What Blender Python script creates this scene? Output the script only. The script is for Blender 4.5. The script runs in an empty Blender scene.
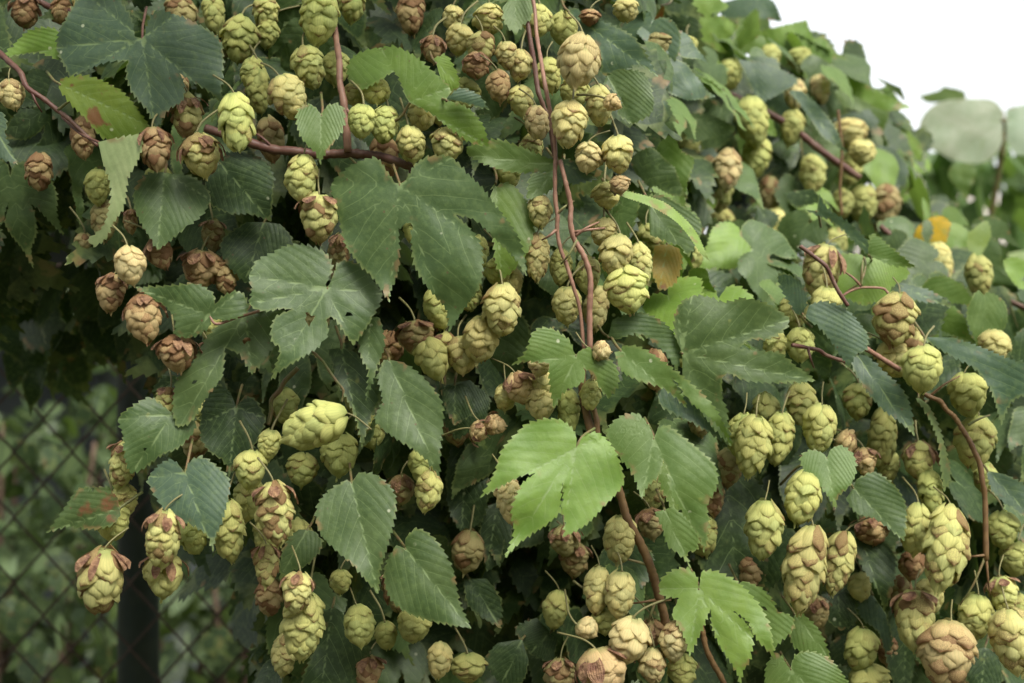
import bpy, math, random
import numpy as np
import mathutils.geometry as geom
from mathutils import Vector, Matrix, Euler
R = math.radians
scn = bpy.context.scene
col = scn.collection
W, H, F = 1024.0, 683.0, 50.0/36.0*1024.0
CAM = np.array([0.0, 0.0, 1.5])

def at(x, y, D):
    return np.array([(x-W/2)/F*D, D, 1.5+(H/2-y)/F*D])

def sm(t):
    t = min(1.0, max(0.0, t)); return t*t*(3-2*t)

def base(x, y):
    """distance of the hop plant's leafy face from the camera along each line of sight"""
    D = 0.92 + 0.09*sm((x-600)/300.0)
    D += 0.30*sm((x-610)/150.0)*sm((330-y)/170.0)
    D += 0.15*sm((x-840)/120.0)*sm((330-y)/120.0)
    D += 0.05*sm((90-y)/90.0)
    return D

# ------------------------------------------------------------------ world, light, camera
world = bpy.data.worlds.new("World"); scn.world = world; world.use_nodes = True
wn, wl = world.node_tree.nodes, world.node_tree.links
wn.clear()
sky = wn.new('ShaderNodeTexSky'); sky.sky_type = 'NISHITA'; sky.sun_disc = False
sky.sun_elevation = R(52); sky.sun_rotation = R(150); sky.air_density = 1.0; sky.dust_density = 4.0; sky.ozone_density = 1.0
hs = wn.new('ShaderNodeHueSaturation'); hs.inputs['Saturation'].default_value = 0.16
bg = wn.new('ShaderNodeBackground'); bg.inputs['Strength'].default_value = 0.15
wo = wn.new('ShaderNodeOutputWorld')
wl.new(sky.outputs[0], hs.inputs['Color']); wl.new(hs.outputs[0], bg.inputs['Color']); wl.new(bg.outputs[0], wo.inputs[0])

sun_d = bpy.data.lights.new('sun', 'SUN'); sun_d.energy = 1.25; sun_d.angle = R(22); sun_d.color = (1.0, 0.95, 0.86)
sun = bpy.data.objects.new('sun', sun_d); col.objects.link(sun)
# high, a little behind the camera and to the right
el, az = R(52), R(150)
sd = Vector((math.sin(az)*math.cos(el), math.cos(az)*math.cos(el), math.sin(el)))
sun.rotation_euler = sd.to_track_quat('Z', 'Y').to_euler()

cd = bpy.data.cameras.new('camera'); cam = bpy.data.objects.new('camera', cd); col.objects.link(cam)
cam.location = (0, 0, 1.5); cam.rotation_euler = (R(90), 0, 0)
cd.lens = 50; cd.sensor_width = 36; cd.clip_start = 0.05; cd.clip_end = 2000
cd.dof.use_dof = True; cd.dof.focus_distance = 0.915; cd.dof.aperture_fstop = 6.3
scn.camera = cam
scn.view_settings.view_transform = 'Standard'; scn.view_settings.look = 'None'
scn.view_settings.gamma = 1.0; scn.view_settings.exposure = 1.34
scn.render.resolution_x = 1024; scn.render.resolution_y = 683
scn.render.engine = 'CYCLES'

# ------------------------------------------------------------------ materials
def mat(name):
    m = bpy.data.materials.new(name); m.use_nodes = True
    m.node_tree.nodes.clear()
    return m, m.node_tree.nodes, m.node_tree.links

def mth(n, l, op, a, b=None, c=None, clamp=False):
    x = n.new('ShaderNodeMath'); x.operation = op; x.use_clamp = clamp
    for i, v in enumerate((a, b, c)):
        if v is None: continue
        if isinstance(v, (int, float)): x.inputs[i].default_value = v
        else: l.new(v, x.inputs[i])
    return x.outputs[0]

def mixc(n, l, f, a, b, mode='MIX'):
    x = n.new('ShaderNodeMix'); x.data_type = 'RGBA'; x.blend_type = mode
    for key, v in ((0, f), (6, a), (7, b)):
        if isinstance(v, (int, float)): x.inputs[key].default_value = v
        elif isinstance(v, tuple): x.inputs[key].default_value = v if len(v) == 4 else (*v, 1)
        else: l.new(v, x.inputs[key])
    return x.outputs[2]

def ramp(n, l, v, lo, hi):
    x = n.new('ShaderNodeMapRange'); x.interpolation_type = 'SMOOTHSTEP'
    l.new(v, x.inputs[0]); x.inputs[1].default_value = lo; x.inputs[2].default_value = hi
    return x.outputs[0]

def noise(n, l, scale, detail=3, vec=None, rough=.55):
    x = n.new('ShaderNodeTexNoise'); x.inputs['Scale'].default_value = scale
    x.inputs['Detail'].default_value = detail; x.inputs['Roughness'].default_value = rough
    if vec is not None: l.new(vec, x.inputs['Vector'])
    return x.outputs['Fac']

def leaf_material(name, spots=0.0, brown=0.0, translucent=.22, spec=.38):
    m, n, l = mat(name)
    oi = n.new('ShaderNodeObjectInfo'); tc = n.new('ShaderNodeTexCoord')
    va = n.new('ShaderNodeAttribute'); va.attribute_name = 'vein'
    sep = n.new('ShaderNodeSeparateXYZ'); l.new(va.outputs['Vector'], sep.inputs[0])
    s, d, rr = sep.outputs[0], sep.outputs[1], sep.outputs[2]      # cm along vein, cm off vein, 0..1 radius
    add = n.new('ShaderNodeVectorMath'); add.operation = 'ADD'
    sc = n.new('ShaderNodeVectorMath'); sc.operation = 'SCALE'; sc.inputs[3].default_value = 7.0
    cmb = n.new('ShaderNodeCombineXYZ'); l.new(oi.outputs['Random'], cmb.inputs[0]); l.new(oi.outputs['Random'], cmb.inputs[2])
    l.new(cmb.outputs[0], sc.inputs[0]); l.new(tc.outputs['Object'], add.inputs[0]); l.new(sc.outputs[0], add.inputs[1])
    vec = add.outputs[0]
    wob = noise(n, l, 60, 2, vec)
    ph = mth(n, l, 'ADD', s, mth(n, l, 'MULTIPLY', wob, .38))
    fr = mth(n, l, 'ABSOLUTE', mth(n, l, 'SUBTRACT', mth(n, l, 'FRACT', ph), 0.5))      # .5 at vein
    sec = ramp(n, l, fr, 0.455, 0.495)
    sec = mth(n, l, 'MULTIPLY', sec, ramp(n, l, rr, 1.0, .75))
    mid = mth(n, l, 'SUBTRACT', 1.0, ramp(n, l, d, 0.03, 0.12))
    vein = mth(n, l, 'MAXIMUM', mth(n, l, 'MULTIPLY', sec, 0.6), mid)
    n1 = noise(n, l, 38, 4, vec); n2 = noise(n, l, 260, 3, vec)
    c = mixc(n, l, ramp(n, l, n1, .3, .7), oi.outputs['Color'], mixc(n, l, 1.0, oi.outputs['Color'], (0.72, 0.80, 0.72), 'MULTIPLY'))
    c = mixc(n, l, mth(n, l, 'MULTIPLY', ramp(n, l, n2, .45, .7), .25), c, (0.13, 0.19, 0.06))
    c = mixc(n, l, mth(n, l, 'MULTIPLY', vein, 0.58), c, (0.20, 0.27, 0.11))
    # yellowed and bitten patches
    n3 = noise(n, l, 75, 2, vec)
    c = mixc(n, l, mth(n, l, 'MULTIPLY', ramp(n, l, n3, .70, .80), .35+spots*.5), c, (0.26, 0.27, 0.07))
    vo = n.new('ShaderNodeTexVoronoi'); vo.inputs['Scale'].default_value = 70; l.new(vec, vo.inputs['Vector'])
    sp = mth(n, l, 'MULTIPLY', mth(n, l, 'SUBTRACT', 1.0, ramp(n, l, vo.outputs['Distance'], .05, .11)), ramp(n, l, n1, .55, .62))
    c = mixc(n, l, mth(n, l, 'MULTIPLY', sp, .75), c, (0.42, 0.44, 0.30))
    vo2 = n.new('ShaderNodeTexVoronoi'); vo2.inputs['Scale'].default_value = 125; l.new(vec, vo2.inputs['Vector'])
    sp2 = mth(n, l, 'MULTIPLY', mth(n, l, 'SUBTRACT', 1.0, ramp(n, l, vo2.outputs['Distance'], .06, .13)), ramp(n, l, n1, .46, .40))
    c = mixc(n, l, mth(n, l, 'MULTIPLY', sp2, .7), c, (0.10, 0.06, 0.03))
    be = mth(n, l, 'MULTIPLY', ramp(n, l, rr, .80, .99), ramp(n, l, n3, .60, .68))
    c = mixc(n, l, mth(n, l, 'MULTIPLY', be, .7), c, (0.20, 0.12, 0.05))
    if brown > 0:
        n4 = noise(n, l, 62, 5, vec)
        c = mixc(n, l, mth(n, l, 'MULTIPLY', ramp(n, l, n4, .62-brown*.12, .68-brown*.06), .9), c, (0.16, 0.065, 0.03))
    edge = mth(n, l, 'MULTIPLY', ramp(n, l, rr, .93, 1.0), ramp(n, l, n1, .42, .6))
    c = mixc(n, l, mth(n, l, 'MULTIPLY', edge, .35), c, (0.22, 0.26, 0.08))
    geo = n.new('ShaderNodeNewGeometry')
    c = mixc(n, l, mth(n, l, 'MULTIPLY', geo.outputs['Backfacing'], .45), c, (0.22, 0.30, 0.15))
    b = n.new('ShaderNodeBsdfPrincipled'); l.new(c, b.inputs['Base Color'])
    b.inputs['Roughness'].default_value = .52; b.inputs['Specular IOR Level'].default_value = spec
    quilt = mth(n, l, 'MULTIPLY', mth(n, l, 'COSINE', mth(n, l, 'MULTIPLY', ph, 6.28318)), mth(n, l, 'MULTIPLY', ramp(n, l, d, 0.0, .5), -.13))
    n6 = noise(n, l, 150, 3, vec)
    quilt = mth(n, l, 'ADD', quilt, mth(n, l, 'MULTIPLY', n6, .9))
    n5 = noise(n, l, 520, 2, vec)
    hgt = mth(n, l, 'ADD', mth(n, l, 'MULTIPLY', quilt, 1.0), mth(n, l, 'MULTIPLY', n5, .28))
    hgt = mth(n, l, 'SUBTRACT', hgt, mth(n, l, 'MULTIPLY', mid, .35))
    bp = n.new('ShaderNodeBump'); bp.inputs['Strength'].default_value = .35; bp.inputs['Distance'].default_value = .0011
    l.new(hgt, bp.inputs['Height']); l.new(bp.outputs[0], b.inputs['Normal'])
    tr = n.new('ShaderNodeBsdfTranslucent')
    l.new(mixc(n, l, 1.0, c, (1.5, 1.7, .55), 'MULTIPLY'), tr.inputs['Color'])
    mx = n.new('ShaderNodeMixShader'); mx.inputs[0].default_value = translucent
    l.new(b.outputs[0], mx.inputs[1]); l.new(tr.outputs[0], mx.inputs[2])
    o = n.new('ShaderNodeOutputMaterial'); l.new(mx.outputs[0], o.inputs[0])
    return m

def cone_material(name):
    m, n, l = mat(name)
    oi = n.new('ShaderNodeObjectInfo'); tc = n.new('ShaderNodeTexCoord')
    va = n.new('ShaderNodeAttribute'); va.attribute_name = 'scale'       # x across, y along, z random
    sep = n.new('ShaderNodeSeparateXYZ'); l.new(va.outputs['Vector'], sep.inputs[0])
    u, v, rnd = sep.outputs
    add = n.new('ShaderNodeVectorMath'); add.operation = 'ADD'
    cmb = n.new('ShaderNodeCombineXYZ'); l.new(mth(n, l, 'MULTIPLY', oi.outputs['Random'], 9.0), cmb.inputs[1])
    l.new(tc.outputs['Object'], add.inputs[0]); l.new(cmb.outputs[0], add.inputs[1]); vec = add.outputs[0]
    n1 = noise(n, l, 130, 4, vec); n2 = noise(n, l, 420, 3, vec); n0 = noise(n, l, 45, 2, vec)
    c = mixc(n, l, ramp(n, l, rnd, .1, .9), oi.outputs['Color'], mixc(n, l, 1.0, oi.outputs['Color'], (1.18, 1.1, 1.05), 'MULTIPLY'))
    c = mixc(n, l, mth(n, l, 'MULTIPLY', ramp(n, l, v, .35, 0.0), .5), c, (.17, .25, .06))
    # longitudinal nerves
    st = mth(n, l, 'SINE', mth(n, l, 'MULTIPLY', u, 26.0))
    c = mixc(n, l, mth(n, l, 'MULTIPLY', ramp(n, l, st, .35, 1.0), .18), c, (.20, .25, .08))
    # rust: whole scales, tips and blotches; amount is the object's alpha
    amt = oi.outputs['Alpha']
    t = mth(n, l, 'ADD', mth(n, l, 'MULTIPLY', rnd, .75), mth(n, l, 'MULTIPLY', n1, .50))
    t = mth(n, l, 'ADD', t, mth(n, l, 'MULTIPLY', n0, .30))
    t = mth(n, l, 'ADD', t, mth(n, l, 'MULTIPLY', ramp(n, l, v, .72, 1.0), .20))
    thr = mth(n, l, 'SUBTRACT', 1.27, mth(n, l, 'MULTIPLY', amt, .70))
    k = mth(n, l, 'MULTIPLY', mth(n, l, 'SUBTRACT', t, thr), 6.0, clamp=True)
    rust = mixc(n, l, n2, (.14, .060, .028), (.34, .19, .09))
    c = mixc(n, l, mth(n, l, 'MULTIPLY', k, .88), c, rust)
    ed = mth(n, l, 'MULTIPLY', ramp(n, l, mth(n, l, 'ABSOLUTE', u), .78, 1.0), ramp(n, l, n1, .45, .65))
    c = mixc(n, l, mth(n, l, 'MULTIPLY', ed, .5), c, (.28, .17, .08))
    b = n.new('ShaderNodeBsdfPrincipled'); l.new(c, b.inputs['Base Color'])
    b.inputs['Roughness'].default_value = .6; b.inputs['Specular IOR Level'].default_value = .25
    h = mth(n, l, 'ADD', mth(n, l, 'MULTIPLY', st, .10), n2)
    bp = n.new('ShaderNodeBump'); bp.inputs['Strength'].default_value = .45; bp.inputs['Distance'].default_value = .0007
    l.new(h, bp.inputs['Height']); l.new(bp.outputs[0], b.inputs['Normal'])
    tr = n.new('ShaderNodeBsdfTranslucent'); l.new(c, tr.inputs['Color'])
    mx = n.new('ShaderNodeMixShader'); mx.inputs[0].default_value = .40
    l.new(b.outputs[0], mx.inputs[1]); l.new(tr.outputs[0], mx.inputs[2])
    o = n.new('ShaderNodeOutputMaterial'); l.new(mx.outputs[0], o.inputs[0])
    return m

def plain(name, c1, c2, scale=20, rough=.8, bump=.3, dist=.002, spec=.3, metal=0.0, detail=5):
    m, n, l = mat(name); tc = n.new('ShaderNodeTexCoord')
    f = noise(n, l, scale, detail, tc.outputs['Object'])
    b = n.new('ShaderNodeBsdfPrincipled'); l.new(mixc(n, l, ramp(n, l, f, .3, .7), c1, c2), b.inputs['Base Color'])
    b.inputs['Roughness'].default_value = rough; b.inputs['Specular IOR Level'].default_value = spec; b.inputs['Metallic'].default_value = metal
    bp = n.new('ShaderNodeBump'); bp.inputs['Strength'].default_value = bump; bp.inputs['Distance'].default_value = dist
    l.new(f, bp.inputs['Height']); l.new(bp.outputs[0], b.inputs['Normal'])
    o = n.new('ShaderNodeOutputMaterial'); l.new(b.outputs[0], o.inputs[0])
    return m

M_LEAF = leaf_material('hop_leaf')
M_SICK = leaf_material('spotted_leaf', spots=.8, brown=1.0)
M_YEL = leaf_material('yellowing_leaf', spots=.4, brown=.35, translucent=.32)
M_CONE = cone_material('hop_scales')
M_RED = plain('red_stem', (.075, .028, .02), (.12, .068, .045), 70, .5, .4, .0008)
M_PINK = plain('pink_stem', (.25, .14, .09), (.17, .09, .06), 160, .5, .4, .0006)
M_TAN = plain('tan_stem', (.15, .09, .035), (.10, .055, .025), 120, .55, .4, .0008)
M_STALK = plain('leaf_stalk', (.10, .12, .035), (.13, .08, .04), 120, .55, .3, .0005)
M_CSTALK = plain('cone_stalk', (.15, .17, .06), (.14, .10, .045), 140, .55, .3, .0004)
M_WIRE = plain('rusty_wire', (.035, .025, .02), (.075, .05, .035), 240, .75, .4, .0005, metal=.3)
M_POST = plain('dark_green_post', (.008, .016, .010), (.016, .024, .014), 30, .55, .15, .001)

# ------------------------------------------------------------------ object helpers
def mesh_obj(name, V, faces, m, parent=None, loc=None, attr=None, attr_name='vein', smooth=True, link=True):
    me = bpy.data.meshes.new(name)
    V = np.asarray(V, dtype=float)
    me.from_pydata(V.tolist(), [], faces)
    if attr is not None:
        a = me.attributes.new(attr_name, 'FLOAT_VECTOR', 'POINT')
        a.data.foreach_set('vector', np.asarray(attr, dtype=np.float32).ravel())
    if m: me.materials.append(m)
    if smooth: me.polygons.foreach_set('use_smooth', [True]*len(me.polygons))
    o = bpy.data.objects.new(name, me)
    if link: col.objects.link(o)
    if parent: o.parent = parent
    if loc is not None: o.location = loc
    return o

def empty(name, loc):
    o = bpy.data.objects.new(name, None); o.empty_display_size = .01; o.location = loc; col.objects.link(o); return o

def tag(o, label=None, cat=None, group=None, kind=None):
    if label: o['label'] = label
    if cat: o['category'] = cat
    if group: o['group'] = group
    if kind: o['kind'] = kind
    return o

def smooth_path(P, n):
    P = [np.asarray(p, float) for p in P]
    if len(P) == 2: P = [P[0], (P[0]+P[1])/2, P[1]]
    Q = [2*P[0]-P[1]] + P + [2*P[-1]-P[-2]]; out = []
    for i in range(1, len(Q)-2):
        for k in range(n):
            t = k/n
            out.append(.5*((2*Q[i])+(-Q[i-1]+Q[i+1])*t+(2*Q[i-1]-5*Q[i]+4*Q[i+1]-Q[i+2])*t*t+(-Q[i-1]+3*Q[i]-3*Q[i+1]+Q[i+2])*t**3))
    out.append(P[-1]); return np.array(out)

def tube_data(P, rad, sides=8, seg=6, knob=0.0, rng=None):
    C = smooth_path(P, seg); n = len(C)
    rads = np.interp(np.linspace(0, 1, n), np.linspace(0, 1, len(rad)), rad) if hasattr(rad, '__len__') else np.full(n, rad)
    if knob and rng: rads = rads*(1+knob*np.array([rng.uniform(-1, 1) for _ in range(n)]))
    T = np.gradient(C, axis=0); T /= np.linalg.norm(T, axis=1)[:, None]+1e-12
    up = np.array([.13, .97, .21]); V = []; Fc = []
    for i in range(n):
        a = np.cross(T[i], up); a /= np.linalg.norm(a)+1e-9; b = np.cross(T[i], a)
        for k in range(sides):
            an = 2*math.pi*k/sides
            V.append(C[i]+rads[i]*(math.cos(an)*a+math.sin(an)*b))
    for i in range(n-1):
        for k in range(sides):
            k2 = (k+1) % sides
            Fc.append((i*sides+k, i*sides+k2, (i+1)*sides+k2, (i+1)*sides+k))
    Fc.append(tuple(range(sides))[::-1]); Fc.append(tuple((n-1)*sides+k for k in range(sides)))
    return np.array(V), Fc

def tube(name, P, rad, m, parent=None, loc=None, sides=8, seg=6, knob=0, rng=None):
    V, Fc = tube_data(P, rad, sides, seg, knob, rng)
    if loc is not None: V = V-np.asarray(loc)
    return mesh_obj(name, V, Fc, m, parent, None if parent else loc)

# ------------------------------------------------------------------ leaves
CROPS = {'px': (0, 0, 1.0), 'A': (320, 140, 220/751), 'B': (130, 230, 260/1024), 'C': (40, 360, 220/751), 'D': (0, 0, 290/792),
         'E': (340, 0, 340/929), 'F': (470, 300, 270/683), 'G': (660, 280, 220/884), 'H': (640, 540, 220/1024),
         'I': (780, 170, 244/463), 'J': (300, 320, 180/384), 'K': (700, 440, 324/911), 'M': (620, 0, 320/729), 'L': (380, 440, 280/787),
         'N': (820, 60, 204/410), '2': (256, 0, .25), '3': (512, 0, .25), '4': (768, 0, .25), '7': (512, 171, .25), '8': (768, 171, .25),
         '12': (768, 342, .25), '14': (256, 512, .25), '15': (512, 512, .25), '16': (768, 512, .25)}

def parse(crop, P, s):
    ox, oy, k = CROPS[crop]; pts = []; fl = []
    for w in s.split():
        q = w.split(','); pts.append((float(q[0])*k+ox, float(q[1])*k+oy)); fl.append(q[2] if len(q) > 2 else '')
    return np.array([P[0]*k+ox, P[1]*k+oy]), np.array(pts), fl

def boundary(P, pts, fl, tooth, rng, teeth=True):
    """outline with saw teeth: returns dense boundary points"""
    axes = [i for i, f in enumerate(fl) if f in ('t', 'a')]
    # pieces between corners
    corners = [0]+[i for i, f in enumerate(fl) if f in ('t', 's') and 0 < i < len(fl)-1]+[len(pts)-1]
    dense = []; isfix = []
    for a, b in zip(corners[:-1], corners[1:]):
        seg = pts[a:b+1]
        C = smooth_path(list(seg), 10)
        dense.append(C if b == corners[-1] else C[:-1])
    C = np.vstack(dense)
    L = np.concatenate([[0], np.cumsum(np.linalg.norm(np.diff(C, axis=0), axis=1))])
    step = tooth/4.0; N = max(24, int(L[-1]/step)); S = np.linspace(0, L[-1], N)
    B = np.stack([np.interp(S, L, C[:, 0]), np.interp(S, L, C[:, 1])], 1)
    # keep tips exactly
    tips = [np.argmin(np.linalg.norm(B-pts[i], axis=1)) for i, f in enumerate(fl) if f in ('t', 's')]
    ti = [(np.argmin(np.linalg.norm(B-pts[i], axis=1)), fl[i]) for i, f in enumerate(fl) if f in ('t', 's', 'a')]
    for i, f in enumerate(fl):
        if f in ('t', 's'):
            B[np.argmin(np.linalg.norm(B-pts[i], axis=1))] = pts[i]
    if not teeth: return B
    T = np.gradient(B, axis=0); T /= np.linalg.norm(T, axis=1)[:, None]+1e-9
    Nn = np.stack([T[:, 1], -T[:, 0]], 1)
    area = np.sum(B[:, 0]*np.roll(B[:, 1], -1)-np.roll(B[:, 0], -1)*B[:, 1])
    if area < 0: Nn = -Nn
    tipS = [S[i] for i, f in ti if f in ('t', 'a')] or [L[-1]/2]
    sinS = [S[i] for i, f in ti if f == 's']+[0, L[-1]]
    phase = 0; out = B.copy(); u = 0.0; amp = rng.uniform(.85, 1.15); length = tooth*rng.uniform(.9, 1.2)
    for i in range(N):
        near = min(tipS, key=lambda t: abs(t-S[i])); fwd = near > S[i]
        h = u/length
        prof = h if fwd else 1-h
        fade = min(1.0, min(abs(S[i]-q) for q in sinS)/(tooth*1.5))
        fade *= min(1.0, abs(S[i]-near)/(tooth*.8)+.0)
        out[i] += Nn[i]*(prof-.4)*tooth*.50*amp*fade + T[i]*(1 if fwd else -1)*prof*tooth*.18*fade
        u += S[1]
        if u >= length: u = 0.0; amp = rng.uniform(.6, 1.25); length = tooth*rng.uniform(.75, 1.25)
    return out

def leaf_grid(P, pts, fl, mpp, rng, tooth=6.0, ring_px=5.0, holes=(), relief=1.0, droop=.18, teeth=True, maxr=30):
    """fan grid over the outline; returns xy (px), relief toward the viewer (m), faces, vein attribute"""
    B = boundary(P, pts, fl, tooth, rng, teeth)
    Lmax = np.linalg.norm(B-P, axis=1).max()
    poly = np.vstack([P[None, :], B]) if np.linalg.norm(B-P, axis=1).min() > .8 else B
    sp = max(ring_px, Lmax/maxr); n = len(poly)
    xs = np.arange(poly[:, 0].min(), poly[:, 0].max(), sp); ys = np.arange(poly[:, 1].min(), poly[:, 1].max(), sp*.87)
    G = np.array([(x+(sp/2 if j % 2 else 0)+rng.uniform(-.1, .1)*sp, y+rng.uniform(-.1, .1)*sp) for j, y in enumerate(ys) for x in xs])
    def within(Q):
        ins = np.zeros(len(Q), bool)
        for i in range(n):
            (x1, y1), (x2, y2) = poly[i], poly[(i+1) % n]
            if y1 == y2: continue
            ins ^= ((y1 > Q[:, 1]) != (y2 > Q[:, 1])) & (Q[:, 0] < (x2-x1)*(Q[:, 1]-y1)/(y2-y1)+x1)
        return ins
    G = G[within(G)]
    if len(G): G = G[np.sqrt(((G[:, None, :]-poly[None, :, :])**2).sum(2)).min(1) > sp*.45]
    allp = np.vstack([poly, G]) if len(G) else poly
    cv, ce, cf = geom.delaunay_2d_cdt([Vector(p) for p in allp.tolist()], [(i, (i+1) % n) for i in range(n)], [], 0, 1e-5, False)[:3]
    XY = np.array([(v.x, v.y) for v in cv]); fa = np.array([tuple(f) for f in cf]); fa = fa[within(XY[fa].mean(1))]; faces = [tuple(f) for f in fa.tolist()]
    d2 = ((XY[:, None, :]-poly[None, :, :])**2).sum(2); near = d2.argmin(1); dist = np.sqrt(d2.min(1))
    rr = 1-np.clip(dist/(Lmax*.3), 0, 1)
    axes = [pts[i]-P for i, f in enumerate(fl) if f in ('t', 'a')]
    main = max((pts[i]-P for i, f in enumerate(fl) if f == 't'), key=lambda v: np.linalg.norm(v)) if any(f == 't' for f in fl) else axes[0]
    q = (XY-P)*mpp
    best = None
    for a in axes:
        a = a/np.linalg.norm(a); s = q@a; d = np.abs(q[:, 0]*a[1]-q[:, 1]*a[0])
        cost = np.where(s > 0, d, np.hypot(s, d))
        if best is None: best, S, Dd = cost, s, d
        else:
            k = cost < best; best = np.where(k, cost, best); S = np.where(k, s, S); Dd = np.where(k, np.where(s > 0, d, np.hypot(s, d)), Dd)
    Lm = Lmax*mpp; rN = np.hypot(q[:, 0], q[:, 1])/Lm
    ph = (S-Dd*1.1-2.2*Dd**2/Lm)*6.3/Lm
    z = .16*relief*Lm*.16*(1-np.exp(-Dd/(Lm*.09))) + .0010*Lm*relief*np.cos(2*math.pi*(ph))*-1*np.clip(Dd/.006, 0, 1)
    z -= droop*Lm*rN**2.2
    f1, f2, p1, p2 = rng.uniform(60, 120), rng.uniform(60, 120), rng.uniform(0, 6), rng.uniform(0, 6)
    z += relief*(.0012+.02*Lm)*np.sin(q[:, 0]*f1+p1)*np.sin(q[:, 1]*f2+p2)*np.clip(rN*1.5, 0, 1)
    # marginal waviness
    z += relief*.0011*np.sin(near*2*math.pi/rng.uniform(34, 52)+p1)*rr**3*np.clip(rN*Lm/.02, 0, 1)
    if holes:
        keep = []
        for f in faces:
            c = XY[list(f)].mean(0)
            if not any(((c[0]-h[0])/h[2])**2+((c[1]-h[1])/h[3])**2 < 1+.35*math.sin(c[0]*2.1+c[1]*1.7) for h in holes): keep.append(f)
        faces = keep
    attr = np.stack([ph, Dd*100, rr], 1)
    return XY, z, faces, attr, main, Lm

LEAFGROUP = 'leaves of the hop plant'
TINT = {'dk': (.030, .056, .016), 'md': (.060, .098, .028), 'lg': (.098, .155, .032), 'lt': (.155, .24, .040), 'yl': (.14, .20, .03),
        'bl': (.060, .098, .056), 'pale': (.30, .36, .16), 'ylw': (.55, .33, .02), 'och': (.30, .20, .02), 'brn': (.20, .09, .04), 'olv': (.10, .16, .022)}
ANCH = []      # (nick, centre, outline, depth)

def hero_leaf(crop, P, s, dz=0.0, tilt=.35, side=0.0, tint='md', label='', nick=None, m=None, holes=(), relief=1.0, droop=.15,
              tooth=None, stalk=None, D=None, name='hop_leaf', cat='leaf', teeth=True, group=LEAFGROUP, sr=.0009, smat=None):
    P, pts, fl = parse(crop, P, s)
    if 't' not in fl: fl[len(fl)//2] = 'a'
    rng = random.Random(int(P[0]*7+P[1]*13))
    cx, cy = pts.mean(0)
    D0 = (D if D else base(P[0], P[1])) + dz/100.0
    mpp = D0/F
    ox, oy, k = CROPS[crop]
    hl = [(h[0]*k+ox, h[1]*k+oy, h[2]*k, h[3]*k) for h in holes]
    tooth = tooth or max(3.4, min(6.2, 0.0040/mpp))
    XY, z, faces, attr, main, Lm = leaf_grid(P, pts, fl, mpp, rng, tooth, 4.2, hl, relief, droop, teeth)
    a = main/np.linalg.norm(main); b = np.array([-a[1], a[0]])
    q = (XY-P)*mpp
    z = z + tilt*(q@a) + side*(q@b)
    Dp = D0 - z
    V = np.stack([(XY[:, 0]-W/2)/F*Dp, Dp, 1.5+(H/2-XY[:, 1])/F*Dp], 1)
    o = at(P[0], P[1], D0)
    # make fronts face the camera
    fa = np.array(faces); nn = np.cross(V[fa[:, 1]]-V[fa[:, 0]], V[fa[:, 2]]-V[fa[:, 0]]).sum(0)
    if np.dot(nn, o-CAM) > 0: faces = [tuple(reversed(f)) for f in faces]
    root = empty(name, o)
    bl = mesh_obj('blade', V-o, faces, m or M_LEAF, root, attr=attr)
    t = TINT[tint] if isinstance(tint, str) else tint
    j = rng.uniform(.92, 1.08)
    bl.color = (t[0]*j*rng.uniform(.95, 1.05), t[1]*j, t[2]*j, 1)
    # stalk: from the junction up and back into the plant
    if stalk is None and D: stalk = [(P[0]+2, P[1]+5, 1.6), (P[0]+4, P[1]+16, 4)]
    elif stalk is None: stalk = [(P[0]-a[0]*7+1, P[1]-a[1]*7, 1.4), (P[0]-a[0]*14+rng.uniform(-5, 5), P[1]-a[1]*18-4, 4.5)]
    else: stalk = [(x*k+ox, y*k+oy, dd) for x, y, dd in stalk]
    ip = int(np.argmin(np.linalg.norm(XY-P, axis=1)))
    sp = [V[ip]+np.array([0, .0014, -.001]), V[ip]+np.array([0, .001, 0])]+[at(x, y, D0+dd/100) for x, y, dd in stalk]
    Vt, Ft = tube_data(np.array(sp)-o, [sr*.8, sr, sr, sr*1.15], 6, 5)
    mesh_obj('stalk', Vt, Ft, smat or M_STALK, root)
    tag(root, label, cat, group)
    if nick: ANCH.append((nick, np.array([cx, cy]), pts, D0))
    return root

h = hero_leaf
# ---- centre and left
h('A', (272,150), '255,145 225,100 190,60 130,75 80,105 40,150,a 45,200 65,270 85,350 130,420 175,465 215,520 237,555,t 240,515 265,455 272,380 268,310 295,283,s 318,290 310,330 320,420 350,480 385,525 430,580 440,655,t 475,600 510,550 545,500 555,420 545,350 510,300 462,255,s 530,275 600,340 660,400 705,465,t 697,400 670,320 610,240 560,170 500,110 450,60,a 380,55 330,80 290,140',
  -3, .40, tint='md', label='biggest dusty green leaf with three long drooping lobes, upper centre', nick='the biggest three-lobed leaf', stalk=[(262,120,1.5),(250,85,3)])
h('B', (778,228), '770,215 790,175 798,140 770,90 700,60 620,60 560,90 500,120 470,180,a 480,240 470,290,a 520,318 600,310 640,312,s 580,340 555,380 560,440 590,470 570,540 553,595,t 600,550 680,500 740,460 780,410 775,350,s 800,345 840,400 880,455,t 920,400 945,360 980,300 993,250,a 960,200 920,150 870,125 820,130 800,180',
  -2.5, .35, tint='md', label='grey-green lobed leaf with a dark hole beside its middle vein', nick='the grey-green leaf with a hole', holes=[(708,348,20,24),(865,330,11,7)])
h('px', (245,312), '285,310 277,340 270,352 252,375,t 240,355 225,348,s 224,362 221,378 204,401 192,421 178,428,t 173,413 175,386 183,372 196,358 205,340 225,318',
  -.6, .30, tint='md', label='drooping ragged leaf with a torn slit, below left of the leaf with a hole', nick='the ragged drooping leaf', holes=[(248,340,6,2.6),(195,383,2,2)])
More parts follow.
